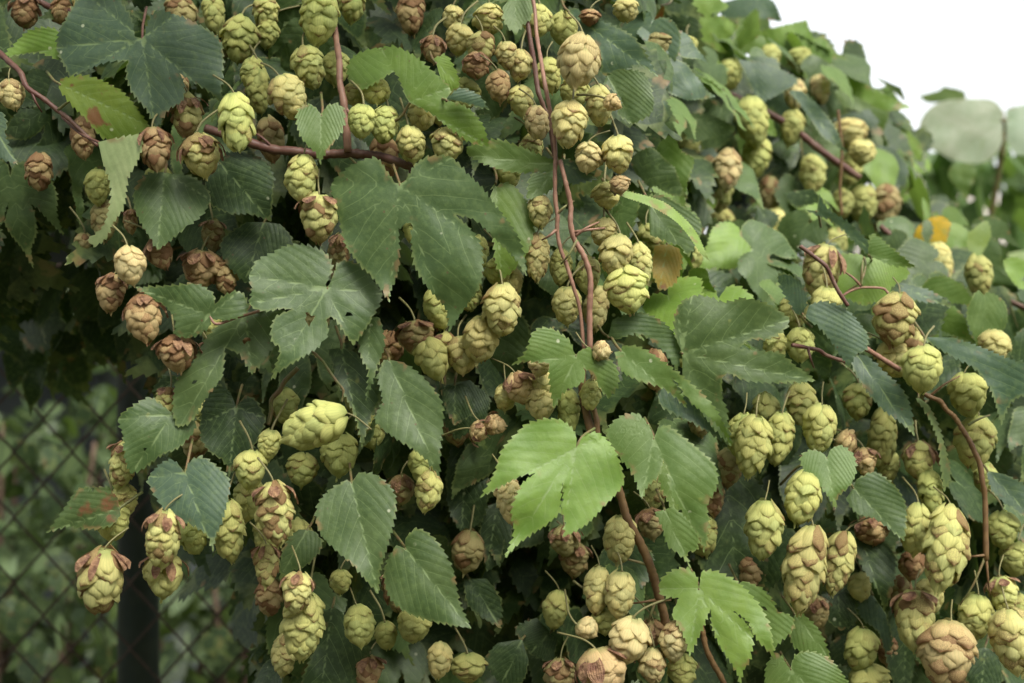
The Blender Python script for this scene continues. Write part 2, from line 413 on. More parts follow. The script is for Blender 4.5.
h('B', (312,335), '322,352 400,352 465,320 455,260 430,240,t 380,252 335,292,s 325,250 260,210 190,215 110,220 20,225,t 90,270 150,310 180,370 175,410 230,425,a 290,400 320,370',
  -3, .15, tint='md', label='small pointed leaf stretching left from a curved stalk, beside the brown cones', nick='the small left-pointing leaf', stalk=[(340,370,0),(420,345,1),(500,322,2),(600,290,5)], smat=M_PINK)
h('C', (455,185), '440,172 400,140 370,128 310,160 268,200,a 285,260 290,340 310,390,t 360,365 420,320 470,300 520,250 530,200 490,180',
  -1.5, .35, side=.1, tint='md', label='broad toothed leaf with three pale specks, above the heart-shaped leaf on the left', nick='the speckled broad leaf', holes=[(357,304,5,4)])
h('C', (495,385), '480,365 450,340 410,355 370,400,a 375,430 400,475 430,515 480,545 530,570 570,600 590,655,t 600,600 625,540 645,450 640,400 600,360 550,330 510,350 500,375',
  -3, .45, tint='bl', label='bluish heart-shaped leaf with two white specks, lower left', nick='the bluish heart-shaped leaf', stalk=[(505,345,1),(520,270,2.5)])
h('C', (670,160), '650,110 600,80 560,140 545,220,a 555,280 590,320 630,350 645,400,t 670,360 720,310 750,260 770,200,a 740,140 700,120',
  1.5, .3, tint='dk', label='dark green leaf hanging right of the speckled broad leaf', nick='the dark hanging leaf')
h('C', (272,505), '265,470 230,435 180,435 130,440 100,480 60,540 20,590,t 90,570 150,575 200,575 250,560 275,530',
  -1, .15, tint='md', m=M_SICK, label='blighted leaf with brown blotches pointing left over the fence', nick='the blotched leaf', stalk=[(350,450,1)], holes=[(175,440,12,6),(240,575,10,7)])
h('C', (470,62), '462,52 420,55 395,85 380,110,t 420,95 465,75', .5, .2, tint='dk', label='small dark leaf tip poking out left under the withered cone')
h('D', (388,105), '368,100 360,50 335,10 300,-30 230,-20,a 180,50 160,90 155,130,a 175,180 190,210,t 240,190 290,170 350,165,s 345,210 365,260 400,300 425,355,t 440,330 460,300 500,270 500,220 490,200,s 520,220 570,250 605,283,t 605,230 610,170 600,110 550,70 480,40,a 430,30 405,60 396,95',
  -2.5, .25, tint='bl', label='large blue-green three-lobed leaf in the upper left corner area', nick='the blue-green top-left leaf', smat=M_RED, stalk=[(390,70,1),(400,20,3)])
h('D', (450,470), '440,470 400,475 370,510 365,560 385,610 410,650 430,683,t 460,660 510,620 550,590 575,545,a 560,510 520,480 470,475',
  1, .45, tint='md', label='mid-green pointed leaf under the row of three brownish cones', nick='the leaf under three cones')
h('D', (600,445), '590,440 640,410 700,425 745,470 745,530 740,605,t 690,585 620,580 570,550 560,500', 2, .4, tint='dk',
  label='dark green leaf below the single speckled cone, upper left', nick='the dark upper-left leaf')
h('D', (162,228), '165,215 230,205 300,230 350,265 410,345,t 380,365 330,385 280,375 240,330 190,280 160,240', -.5, -.1, tint='yl', m=M_YEL, relief=.6,
  label='yellow-green leaf with rusty spots under the blue-green top-left leaf', nick='the yellow-green spotted leaf')
h('D', (268,388), '300,380 385,370 380,430 350,490 340,560 310,610 290,650 260,672 238,655,t 280,620 300,560 300,500 280,440', -.5, .1, side=-.5, tint='pale', relief=.4,
  label='pale yellowish twisted leaf showing its underside, hanging left', nick='the pale twisted leaf', smat=M_RED, stalk=[(220,365,1),(170,320,2)])
h('D', (168,130), '160,165 110,145 50,150 0,160,t 40,120 80,85 130,75 170,90', .5, .1, tint='lt', label='bright lime leaf pointing left at the upper left edge', nick='the lime leaf at the left edge')
h('D', (-25,340), '-20,310 5,305 20,340 15,370 50,450,t 0,430 -30,400 -40,350', 0, .3, tint='bl', label='bluish leaf tip cut by the left edge of the picture')
h('px', (264,222), '246,222 222,240 225,262 245,283,t 262,277 285,262 292,240 280,224', 3.5, .3, tint='dk', label='shaded leaf tucked above the grey-green leaf with a hole')
h('2', (262,460), '255,450 225,420 180,425 160,470 175,540 215,590 240,615 258,660,t 270,620 310,570 345,520 355,450 330,418 290,420 268,445',
  -2.5, .3, tint='lg', label='little bright heart-shaped leaf in front of the thick red stem', nick='the little heart-shaped leaf')
h('E', (190,280), '180,265 150,200 110,220 60,245 25,225,t 22,180 50,145 110,130,a 160,130 220,165 260,200 300,240,a 290,275,s 340,290 390,340 408,400,t 360,390 300,350 250,310 210,290',
  -1, .2, tint='olv', label='folded olive leaf with its stalk looping beneath, top centre', nick='the folded olive leaf', stalk=[(185,290,.3),(160,325,.8),(110,340,1.8)], droop=.35)
h('E', (290,272), '300,262 330,240 380,260 408,300,t 370,290 330,277', -2, .1, tint='bl', label='curled bluish leaf edge lying on the folded olive leaf')
h('E', (262,170), '255,160 290,150 320,200 328,235,t 300,245 275,215', -1.6, .2, tint='lt', label='narrow pale green pleated leaf on top of the folded olive leaf')
h('E', (480,-25), '460,-20 520,-10 530,40 500,70 480,95,t 450,60 445,20', 0, .5, tint='lg', label='leaf hanging from the top edge beside the brown cones')
h('E', (625,30), '640,20 700,50 780,85 820,120 870,210,t 820,180 760,195 715,200 710,140 660,80', 1.5, .3, tint='bl', label='long grey-green leaf sweeping right behind the topmost large cone', nick='the sweeping grey-green leaf')
h('E', (730,200), '760,188 830,200 855,260 850,310 800,340,t 760,310 770,270 720,230', 5, .3, tint='md', relief=2, label='crumpled round leaf below the sweeping grey-green leaf', nick='the crumpled round leaf')
h('E', (596,450), '590,440 540,420 480,395 420,380 350,400 350,425,t 400,450 470,470 540,470 600,468', 1, .2, tint='lg', label='flat mid-green leaf right of the big three-lobed leaf, pointing left', nick='the flat left-pointing leaf')
h('E', (598,438), '592,435 630,435 670,460 705,490,t 650,500 610,510 598,535,a 590,490', -.5, .3, tint='bl', label='small bluish leaf with two points in front of the pink stem', nick='the small two-pointed leaf')
h('E', (592,468), '560,472 520,480 510,545,t 560,530 592,500', .8, .4, tint='lg', label='small green leaf tip hanging below the flat left-pointing leaf')
h('A', (600,145), '580,170 640,145 700,200 732,290 710,380 665,440 620,480,t 600,420 590,330 570,220', 1.5, .3, tint='olv', label='bright olive leaf behind the right lobe of the biggest leaf', nick='the olive leaf behind')
h('7', (412,90), '415,78 480,85 600,120 680,180 740,250 790,360,t 755,330 700,250 640,190 540,135 450,105', -1, .1, side=.8, tint='lt', label='long thin light-edged leaf arching to the right, centre top', nick='the arching thin leaf', relief=.5, tooth=2.6)
h('px', (648,200), '640,196 665,196 700,222 690,255 680,246,t 650,235', 2, .3, tint='md', label='shaded leaf under the arching thin leaf')
# ---- centre lower, bright
h('F', (268,140), '262,130 250,100 200,70 160,80 140,130 105,165,t 150,155 200,160,s 200,210 212,275,t 240,230 275,215 293,190 285,170,s 310,190 330,225 350,250,t 375,215 370,170 340,140 300,122 275,130',
  -2.5, .4, tint='lg', label='fresh green three-lobed leaf across the foot of the pink stem', nick='the fresh three-lobed leaf')
h('F', (382,128), '365,132 385,180 430,205 490,225 550,275,t 530,225 510,195,s 560,260 620,310 662,370,t 640,310 600,250 540,195 480,150 430,120 385,115',
  -3, .35, tint='lg', label='fresh green leaf with two long points slanting down right', nick='the slanting two-pointed leaf')
h('F', (500,195), '475,245 490,275 560,310 620,345 655,368,t 655,330 610,255 540,190', .0, .35, tint='bl', label='shaded blue-green leaf right below the slanting two-pointed leaf')
h('F', (268,375), '270,350 255,320 215,300 150,310 110,345 80,380 60,440 25,500,t 80,470 130,445 165,438,s 130,470 105,530 110,590 85,655,t 130,610 190,570 230,530 235,460,s 230,520 240,560 235,600,t 290,570 340,520 385,470 385,430 360,370 320,335 285,345',
  -5, .35, tint='lt', label='brightest light green leaf with three lobes, centre', nick='the brightest green leaf', stalk=[(285,345,.4),(315,325,2)])
h('F', (465,350), '460,330 430,290 390,290 355,315 345,345 375,395 410,440 435,505,t 450,470 480,440 488,405,s 500,430 510,490 545,550 580,600 592,640,t 605,570 600,520 625,470 620,420 580,380 530,340 500,318 475,325',
  -4.5, .4, tint='lg', label='light green two-lobed leaf right of the brightest leaf', nick='the light two-lobed leaf')
h('F', (350,92), '360,50 420,30 480,50 520,90 535,130 525,180,t 490,130 430,85 370,100', .8, .3, tint='md', label='arched dark leaf behind the slanting two-pointed leaf')
h('F', (498,415), '485,410 475,450 500,510 520,545,t 535,500 525,450 515,415', -.5, .3, tint='olv', label='olive leaf hanging in the notch of the light two-lobed leaf')
h('15', (610,-10), '570,0 600,60 620,130 680,180 715,225,t 700,165 740,150 745,80 700,20 640,-20', -1, .3, tint='lg', label='mid-green leaf below the light two-lobed leaf, beside the tan stem')
h('G', (90,293), '70,250 55,190 70,110,a 130,65,a 200,70 260,90 340,75 420,90 490,130 520,160,a 500,200 440,235 360,240 318,275,s 400,285 480,290 540,340 600,380 625,405,t 520,412 400,410 330,400 280,375 250,390,s 250,470 270,520 275,580 290,670,t 240,620 190,560 130,470 90,380',
  -2, .1, tint='md', label='large dark green lobed leaf with a curled edge, right of centre', nick='the large curled-edge leaf', holes=[(183,206,0.1,.1)], stalk=[(60,300,1.5),(20,290,3)])
h('G', (583,148), '600,100 660,85 740,110 790,160 835,220 830,280 790,300 760,360,t 730,310 690,250 640,190 600,165', -3, .4, tint='bl', label='blue-green toothed leaf hanging right of the large curled-edge leaf', nick='the blue-green toothed leaf')
h('8', (130,578), '110,570 80,520 50,470 35,425,t 60,410 110,430 150,470 155,520 142,570', -2, .5, tint='bl', label='small upright blue-green leaf above the blue-green toothed leaf')
h('8', (195,160), '150,155 190,175 250,200 300,240 350,290 400,335 450,340,t 400,280 350,230 300,190 240,150 205,90,a', -4, .15, side=-.3, tint='bl', label='narrow bluish leaf slanting across the upper right', nick='the narrow slanting leaf', D=1.1)
h('8', (385,345), '375,335 330,330 260,340 240,400 270,480 380,540,t 460,510 500,460 560,420 540,370 450,350', 1, .3, tint='lt', label='thin light green leaf behind forking tendrils, right side', nick='the light leaf with tendrils', D=1.06, stalk=[(390,380,-1.5),(370,440,-2.5),(310,490,-2)])
h('8', (405,335), '400,325 415,250 500,310 590,385,t 500,378 430,350', -1, .3, tint='lg', label='light green leaf half above the light leaf with tendrils', D=1.06)
h('8', (500,445), '495,452 540,490 600,520 680,530 740,550,t 700,510 640,475 560,450', -1, .1, side=.4, tint='bl', label='narrow blue-grey leaf above the cluster of right-hand cones', nick='the narrow blue-grey leaf')
h('I', (145,350), '132,360 150,400 190,450 230,480 255,505,t 250,460 235,420 200,385 165,352', -2, .35, tint='bl', label='dark blue-green pointed leaf left of the round green cone', nick='the dark blue-green pointed leaf')
h('I', (275,317), '270,320 320,350 370,378 400,420 420,485,t 440,440 480,420 520,390 500,370 440,360 390,340 330,318', -3, .3, tint='bl', label='big blue-green leaf arching down at the right edge', nick='the arching right-edge leaf')
h('12', (235,465), '225,448 180,430 135,450 135,500 190,560 235,610 272,672,t 280,620 330,570 352,510 340,450 290,415 250,430', -3.5, .35, tint='lg', label='small heart-shaped green leaf on the right above a speckled cone', nick='the right heart-shaped leaf', stalk=[(180,480,1),(120,500,1.5),(50,570,3)])
h('K', (432,135), '440,110 490,90 540,120 575,170 580,220 575,285,t 540,255 490,220 440,205 410,165', -2.5, .35, tint='md', label='pleated green leaf right of the right heart-shaped leaf', nick='the pleated green leaf')
h('12', (603,222), '590,225 640,300 680,400 690,500 705,600,t 730,540 715,450 680,330 640,250', -1.5, .1, side=.7, tint=(.12,.16,.06), relief=.5, label='narrow folded pale leaf hanging straight down on the right', nick='the narrow folded leaf')
h('12', (880,515), '875,530 900,600 980,670 1060,720 1110,760,t 1100,660 1040,580 950,530', .5, .3, tint='bl', label='blue-green leaf cut by the right edge, beside the brown twig', nick='the leaf at the right edge')
h('12', (500,520), '520,510 570,550 610,600 625,660,t 560,660 530,620 500,560', 2.5, .2, tint=(.07,.11,.08), label='pale bluish leaf showing between the right-hand cones')
h('H', (275,228), '270,205 265,170 220,130 150,140 100,180 90,230,a 120,265 180,272 155,320,s 152,350 170,390 205,450 230,545,t 260,480 300,390 320,340 330,320,s 335,400 370,490 420,570 450,620 465,690,t 480,610 510,560 525,480 510,400 470,355 425,325,s 500,390 550,470 600,520 628,560,t 620,490 600,390 560,310 500,240 430,180 350,145 290,150 280,190',
  -4, .4, tint='lt', label='fresh green four-lobed leaf near the bottom, right of the cone bunch', nick='the fresh bottom leaf')
h('H', (455,205), '480,190 560,220 620,280 640,330 700,350 718,410 660,470 620,510,t 560,400 500,300 460,240', -1, .3, tint='lg', label='soft green leaf behind the fresh bottom leaf', holes=[(577,315,12,10)])
h('H', (720,345), '740,330 820,400 860,470 890,560,t 800,540 720,500 690,420', -.5, .3, tint='lg', label='mid-green leaf above the bottom-edge leaf pair')
h('H', (702,600), '690,590 650,530 600,560 580,640 600,740 660,800,t 760,780 900,800,t 975,700 960,650 890,560 800,520 730,530 706,575', -2.5, .3, tint='lg', label='broad green leaf rising from the bottom edge', nick='the bottom-edge leaf')
h('J', (190,85), '178,85 165,120 175,170 160,215 200,250 240,275 270,300 297,335,t 300,270 305,220 300,170 260,120 220,90', -1.5, .4, tint='md', label='smooth pointed dark leaf with its tip down, centre left', nick='the smooth pointed leaf')
h('J', (88,60), '60,62 75,120 100,170 120,215 132,272,t 150,210 170,170 165,130 120,70', 0, .4, tint='dk', label='narrow dark leaf left of the smooth pointed leaf', nick='the narrow dark leaf')
h('J', (150,-8), '120,10 130,80 145,110 140,175,t 165,100 180,50 170,-5', -1.5, .3, tint='md', label='slim leaf hanging between the leaf with a hole and the smooth pointed leaf')
h('J', (110,347), '100,340 60,365 35,400 40,450 75,490 110,520 140,555 167,585,t 172,530 190,470 205,400 195,360 160,330 125,325', -2.5, .4, tint='md', label='toothed pointed leaf with a long tip, below the big slanting cone', nick='the long-tipped toothed leaf')
h('J', (225,488), '205,480 180,530 190,590 230,625 290,645 365,658,t 340,600 325,530 290,470 250,445 225,465', -2, .35, tint='md', label='broad toothed leaf pointing down right, bottom centre left', nick='the lower toothed leaf')
h('J', (330,138), '300,150 310,190 330,225,t 365,200 365,160 345,135', 3, .3, tint='dk', label='small dark leaf beside the tiny pinkish cones', nick='the small dark leaf')
h('14', (205,70), '170,70 120,120 95,200 95,275,t 150,235 220,200 265,130 240,80', 1.2, .3, tint='md', label='dark leaf with one white speck, lower left among green cones', nick='the leaf with one speck')
h('14', (305,380), '270,400 260,480 220,580 180,700 250,800,t 350,720 440,600 450,520 380,440 330,390', 4, .2, tint='dk', label='dim dark leaf at the bottom behind the long green cone')
# ---- centre hollow, dim
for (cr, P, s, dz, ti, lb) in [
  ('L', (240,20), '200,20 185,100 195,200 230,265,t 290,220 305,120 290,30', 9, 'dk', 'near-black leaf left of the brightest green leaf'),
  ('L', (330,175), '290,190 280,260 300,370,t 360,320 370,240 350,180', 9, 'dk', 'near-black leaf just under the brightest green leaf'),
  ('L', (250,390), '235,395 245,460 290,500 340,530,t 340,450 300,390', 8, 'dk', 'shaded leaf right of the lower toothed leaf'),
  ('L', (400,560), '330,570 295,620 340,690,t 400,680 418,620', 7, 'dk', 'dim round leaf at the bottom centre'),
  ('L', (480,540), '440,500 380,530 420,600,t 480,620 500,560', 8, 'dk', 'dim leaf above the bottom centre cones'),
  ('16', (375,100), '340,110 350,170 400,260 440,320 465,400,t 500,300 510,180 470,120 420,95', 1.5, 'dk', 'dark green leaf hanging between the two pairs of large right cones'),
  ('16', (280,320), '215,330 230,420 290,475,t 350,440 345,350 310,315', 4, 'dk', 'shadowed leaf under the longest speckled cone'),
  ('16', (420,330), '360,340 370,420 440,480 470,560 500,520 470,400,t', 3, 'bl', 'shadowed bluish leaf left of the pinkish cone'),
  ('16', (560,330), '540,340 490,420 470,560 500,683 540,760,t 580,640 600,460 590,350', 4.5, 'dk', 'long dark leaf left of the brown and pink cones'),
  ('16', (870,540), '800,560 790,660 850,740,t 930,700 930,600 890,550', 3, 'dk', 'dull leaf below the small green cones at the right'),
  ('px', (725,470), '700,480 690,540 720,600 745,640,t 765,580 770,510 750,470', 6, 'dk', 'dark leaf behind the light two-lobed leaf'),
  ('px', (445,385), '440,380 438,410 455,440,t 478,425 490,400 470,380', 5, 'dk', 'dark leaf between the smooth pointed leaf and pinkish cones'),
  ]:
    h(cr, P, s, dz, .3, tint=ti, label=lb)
# ---- upper right, out of focus
for (cr, P, s, D, ti, lb, nk) in [
  ('M', (420,178), '415,170 370,150 300,110 290,80 340,65 425,45,t 440,85 465,80,t 490,120 540,150 570,195 665,245,t 600,250 520,210 470,190', 1.42, 'lt', 'sunlit green leaf with jagged points against the white sky', 'the jagged skyline leaf'),
  ('M', (300,-12), '215,10 240,40 300,40 370,50,t 345,0 280,-20', 1.40, 'bl', 'blue-green leaf at the top edge against the sky', 'the top-edge skyline leaf'),
  ('M', (300,140), '270,135 300,200 320,235,t 360,215 405,185 370,160 320,140', 1.30, 'bl', 'blurred blue-green leaf below the jagged skyline leaf', 'the blurred blue-green leaf'),
  ('M', (390,205), '385,210 420,250 460,310 512,345,t 490,290 450,240 415,208', 1.28, 'bl', 'blurred narrow leaf slanting down right under the skyline', 'the blurred slanting leaf'),
  ('M', (118,170), '118,175 160,190 235,210,t 200,180 150,165', 1.22, 'lg', 'flat pale leaf left of the red branch, upper right', None),
  ('M', (150,262), '145,262 200,260 255,285 262,300,t 220,310 160,325 140,300 60,300,t 100,280', 1.22, 'md', 'wide blurred leaf left of the hanging green cones, upper right', 'the wide blurred leaf'),
  ('M', (90,345), '40,370 60,350 140,370 145,450,t 90,440 30,400', 1.24, 'dk', 'dark blurred leaf left of the pale pair of cones', None),
  ('M', (315,470), '275,495 310,470 360,490 350,520,t 300,515', 1.25, 'dk', 'small dark leaf below the hanging green cones', None),
  ('M', (300,530), '255,540 300,530 350,560 340,600,t 290,590 255,580', 1.22, 'bl', 'dull blue-green leaf above the blurred lower cones', None),
  ('M', (570,270), '560,280 600,330 640,350 690,370,t 660,300 620,262', 1.50, 'lt', 'light yellow-green blurred leaf at the right skyline', 'the yellow-green skyline leaf'),
  ('M', (585,330), '570,340 590,400 650,430,t 655,380 620,335', 1.46, (.09,.13,.09), 'pale bluish blurred leaf under the yellow-green skyline leaf', None),
  ('M', (500,190), '470,200 500,240 560,260 600,300,t 610,250 560,205', 1.46, 'lg', 'blurred green leaf behind the skyline, right', None),
  ('M', (250,60), '215,70 250,110 320,130,t 330,90 290,60', 1.40, 'olv', 'blurred olive leaf inside the skyline top', None),
  ('M', (200,70), '150,80 190,130 260,140,t 250,95', 1.36, 'lg', 'blurred green leaf left of the olive skyline leaf', None),
  ('M', (190,150), '160,150 180,180 250,160,t 220,135', 1.30, 'lt', 'small light leaf in the upper right tangle', None),
  ('M', (400,435), '370,440 400,470 460,460,t 440,430', 1.22, 'dk', 'small dark leaf among upper right stems', None),
  ('M', (563,166), '560,160 600,190 650,230,t 640,200', 1.50, 'md', 'tiny dark leaf on the skyline', None),
  ('4', (690,360), '600,385 640,410 700,408 790,400,t 780,365 700,345', 2.05, 'lg', 'dark green blurred leaf lying on the skyline above the round pale leaf', None),
  ('4', (480,440), '440,450 480,520 550,580 620,640,t 600,560 540,480', 1.55, 'lt', 'light blurred leaf curving down beside the round pale leaf', None),
  ('8', (520,110), '500,150 560,200 620,170,t 610,110 560,90', 1.55, 'lt', 'light green blurred leaf left of the yellow leaf', None),
  ('8', (660,180), '600,220 580,270 620,310 660,320 710,290 735,210,t 700,180', 1.29, 'ylw', 'bright yellow autumn leaf on the right', 'the yellow autumn leaf'),
  ('8', (640,195), '620,200 615,260 640,295,t 660,250 655,205', 1.275, 'md', 'small green leaf in front of the yellow autumn leaf', None),
  ('7', (620,290), '570,300 560,400 590,480,t 650,450 680,370 670,310', 1.0, 'och', 'ochre yellowed leaf deep behind the central cones', 'the ochre leaf'),
  ('8', (860,200), '800,250 800,330 850,340,t 890,260 880,200', 1.33, 'yl', 'yellow-green curled leaf right of the yellow autumn leaf', None),
  ('8', (960,330), '960,345 1000,365 1060,400,t 1060,330 1000,320', 1.7, 'pale', 'pale leaf cut by the right edge above the branch', None),
  ('7', (810,462), '800,470 830,500 865,500,t 850,470', 1.1, (.10,.14,.12), 'tiny bluish leaf tip above the large curled-edge leaf', None),
  ('3', (900,240), '905,250 960,310 1010,410,t 1060,330 1060,240 960,225', 1.33, 'bl', 'blurred blue-green leaf drooping beside hanging green cones', None),
  ('px', (880,262), '862,270 880,300 930,320 960,330,t 940,295 905,265', 1.35, 'lg', 'blurred green leaf under the yellow autumn leaf', None),
  ('px', (985,380), '960,372 985,400 1030,420,t 1030,380 1000,365', 1.5, (.09,.12,.09), 'grey-green blurred leaf behind the arching right-edge leaf', None),
  ]:
    h(cr, P, s, 0, .35, tint=ti, label=lb, nick=nk, D=D, m=M_YEL if ti in ('ylw', 'och') else None, relief=.8)
# dry curled leaf
h('3', (600,20), '580,60 520,75 460,50 450,65,t 470,110 520,150 570,130 600,80 612,30', 6, -.4, side=.9, tint='brn', m=M_YEL, droop=-.6, label='dry brown curled leaf at the top edge, right of centre', nick='the dry brown leaf', teeth=False)

# the big pale-leaved climber seen out of focus at the right edge
pal = 'large round pale grey-green leaf, out of focus at the right'
h('4', (940,480), '938,440 900,402 820,395 700,405 630,450 605,520,a 650,590 740,640,t 840,655 910,620 940,560', 0, .0, tint=(.36,.40,.31), label='large round pale leaf, out of focus, upper right', nick='the round pale leaf', D=1.95, name='broad_leaf', teeth=False, relief=.5, group='pale round leaves at the right', stalk=[(945,520,2),(935,640,3)], sr=.003)
h('4', (950,480), '952,440 990,425 1100,420,a 1180,500,t 1120,600 1000,620 955,560', 0, .0, tint=(.36,.40,.31), label='second round pale leaf, cut by the right edge', D=1.98, name='broad_leaf', teeth=False, relief=.5, group='pale round leaves at the right', stalk=[(948,520,2),(938,640,3)], sr=.003)
tag(tube('climber_vine', [at(1001,112,1.97), at(1002,150,1.99), at(994,200,2.02), at(985,260,2.05), at(990,420,2.1), at(996,700,2.2)], .004, M_CSTALK, None, at(994,200,2.02)), 'blurred green upright stem below the round pale leaf', 'vine')

# ------------------------------------------------------------------ stems
def stem(label, pts, r, m, dz=2.0, D=None, name='hop_vine', nodes=()):
    P = [at(x, y, (D if D else base(x, y))+(q[0] if q else dz)/100) for x, y, *q in pts]
    rng = random.Random(int(pts[0][0]*3+pts[0][1]))
    P = [P[0]]+[p+np.array([rng.gauss(0, .0006), rng.gauss(0, .0006), rng.gauss(0, .0005)]) for q in range(1, len(P)-1) for p in ((P[q]+P[q-1])/2, P[q])]+[P[-1]]
    o = P[0]; root = empty(name, o)
    Vt, Ft = tube_data(np.array(P)-o, r, 8, 8, .11, rng); mesh_obj('bark', Vt, Ft, m, root)
    for i, (x, y, dx, dy) in enumerate(nodes):
        a = at(x, y, (D if D else base(x, y))+dz/100)
        Vt, Ft = tube_data([a-o, at(x+dx*.5, y+dy*.6, a[1]-.002)-o, at(x+dx, y+dy, a[1]+.004)-o], [.0011, .0008, .0005], 6, 5)
        mesh_obj('side_shoot', Vt, Ft, M_CSTALK if i % 2 else m, root)
    tag(root, label, 'vine', 'vines of the hop plant'); return root
stem('thick red stem running level behind the little heart-shaped leaf', [(205,128),(240,140),(275,150),(315,154),(350,153),(385,158),(425,170),(460,178)], [.0028,.003,.0032,.003,.0026], M_RED, 1.2, nodes=[(275,150,-25,-20),(345,152,20,18),(410,166,0,26)])
stem('brown upright stem meeting the thick red stem, upper left of centre', [(318,-30),(332,10),(338,60),(344,105),(348,152)], [.0019,.0022,.0026], M_PINK, .8, nodes=[(344,105,18,22)])
stem('red twig slanting down from the upper left edge', [(-10,45),(10,62),(30,88),(58,110),(80,130),(98,146)], [.0022,.0018,.0014], M_RED, .5, nodes=[(30,88,12,24),(58,110,18,-12)])
stem('thick red-brown stem along the top left edge', [(20,-15),(45,5),(68,12),(95,30)], .0024, M_RED, 2.5)
stem('dark red stem dropping from the top beside the pink one', [(520,-20),(530,40),(538,90),(548,125),(556,165)], [.0016,.0017,.0014], M_RED, 1.0)
stem('pink stem dropping from the top, centre', [(528,-20),(537,35),(546,85),(556,150),(556,200),(558,230),(567,265),(580,310),(584,350)], [.0013,.0014,.0014,.0012], M_PINK, -1.0, nodes=[(556,230,-14,10),(556,215,18,-14)])
stem('second pink stem twisting down beside the first, centre', [(560,160),(570,205),(577,240),(590,275),(592,310),(590,350)], [.0014,.0018,.0019], M_PINK, -1.3, nodes=[(575,236,24,-14),(577,240,-16,24),(575,232,30,-4)])
stem('tan stem running down from the centre to the bottom', [(584,350),(582,390),(590,430),(610,470),(628,520),(648,565),(660,600),(668,640),(690,690),(700,730)], [.0024,.0028,.003,.0028], M_TAN, 0.5, nodes=[(655,600,-28,4),(655,602,-10,24),(655,602,16,-2),(648,565,-34,-8)])
stem('thin tan stem beside the thick one, lower centre', [(594,350),(594,400),(600,440),(622,480)], .0018, M_TAN, .2)
stem('dark brown stem among shaded cones, bottom right of centre', [(700,620),(706,650),(722,680),(740,720)], .002, M_TAN, 2.5)
stem('reddish branch crossing the upper right', [(655,35),(690,62),(720,88),(750,105),(790,125),(830,155),(860,178)], [.003,.0035,.0035], M_RED, 2.0, D=1.30, nodes=[(750,105,10,40),(800,132,5,40)])
stem('red shoot hanging below the crossing branch', [(838,110),(842,150),(840,190),(842,216)], .0014, M_TAN, 0, D=1.30)
stem('long brown branch reaching the right edge', [(880,226),(895,238),(925,255),(950,272),(975,285),(1005,300),(1040,315)], [.0026,.003,.0026], M_RED, 0, D=1.28, nodes=[(975,285,-4,30),(1010,302,8,26)])
stem('brown arching twig under the round green cone, right', [(924,394),(940,402),(955,418),(970,440),(980,465),(984,500),(986,560)], [.0016,.0018,.002], M_TAN, -2, nodes=[(930,396,30,-20),(968,425,22,-10),(986,555,-22,2),(986,555,-26,50),(986,555,4,40)])
stem('brown curved twig left of the right-hand cones', [(792,345),(810,348),(828,355),(846,362)], .0014, M_RED, -1.5, nodes=[(808,348,6,20)])
stem('pinkish twig above the round green cone', [(860,345),(880,358),(900,370)], .0018, M_PINK, -2.4)
stem('forked thin stalk in front of the light leaf with tendrils', [(842,296),(860,288),(884,288),(890,296)], .0009, M_PINK, 0, D=1.03, nodes=[(861,286,-16,-14),(861,286,2,-26)])
stem('thin red stalk along the withered cone on the right', [(800,246),(826,266),(838,290),(848,306)], .0014, M_RED, 0, D=.955)
stem('curved green stalk above the big slanting cone', [(298,330),(312,352),(330,372),(343,390),(342,402)], .0009, M_STALK, -1)
stem('thin brown stalk over the shaded cones, left', [(268,425),(272,400),(285,380),(298,368)], .0016, M_STALK, 2)

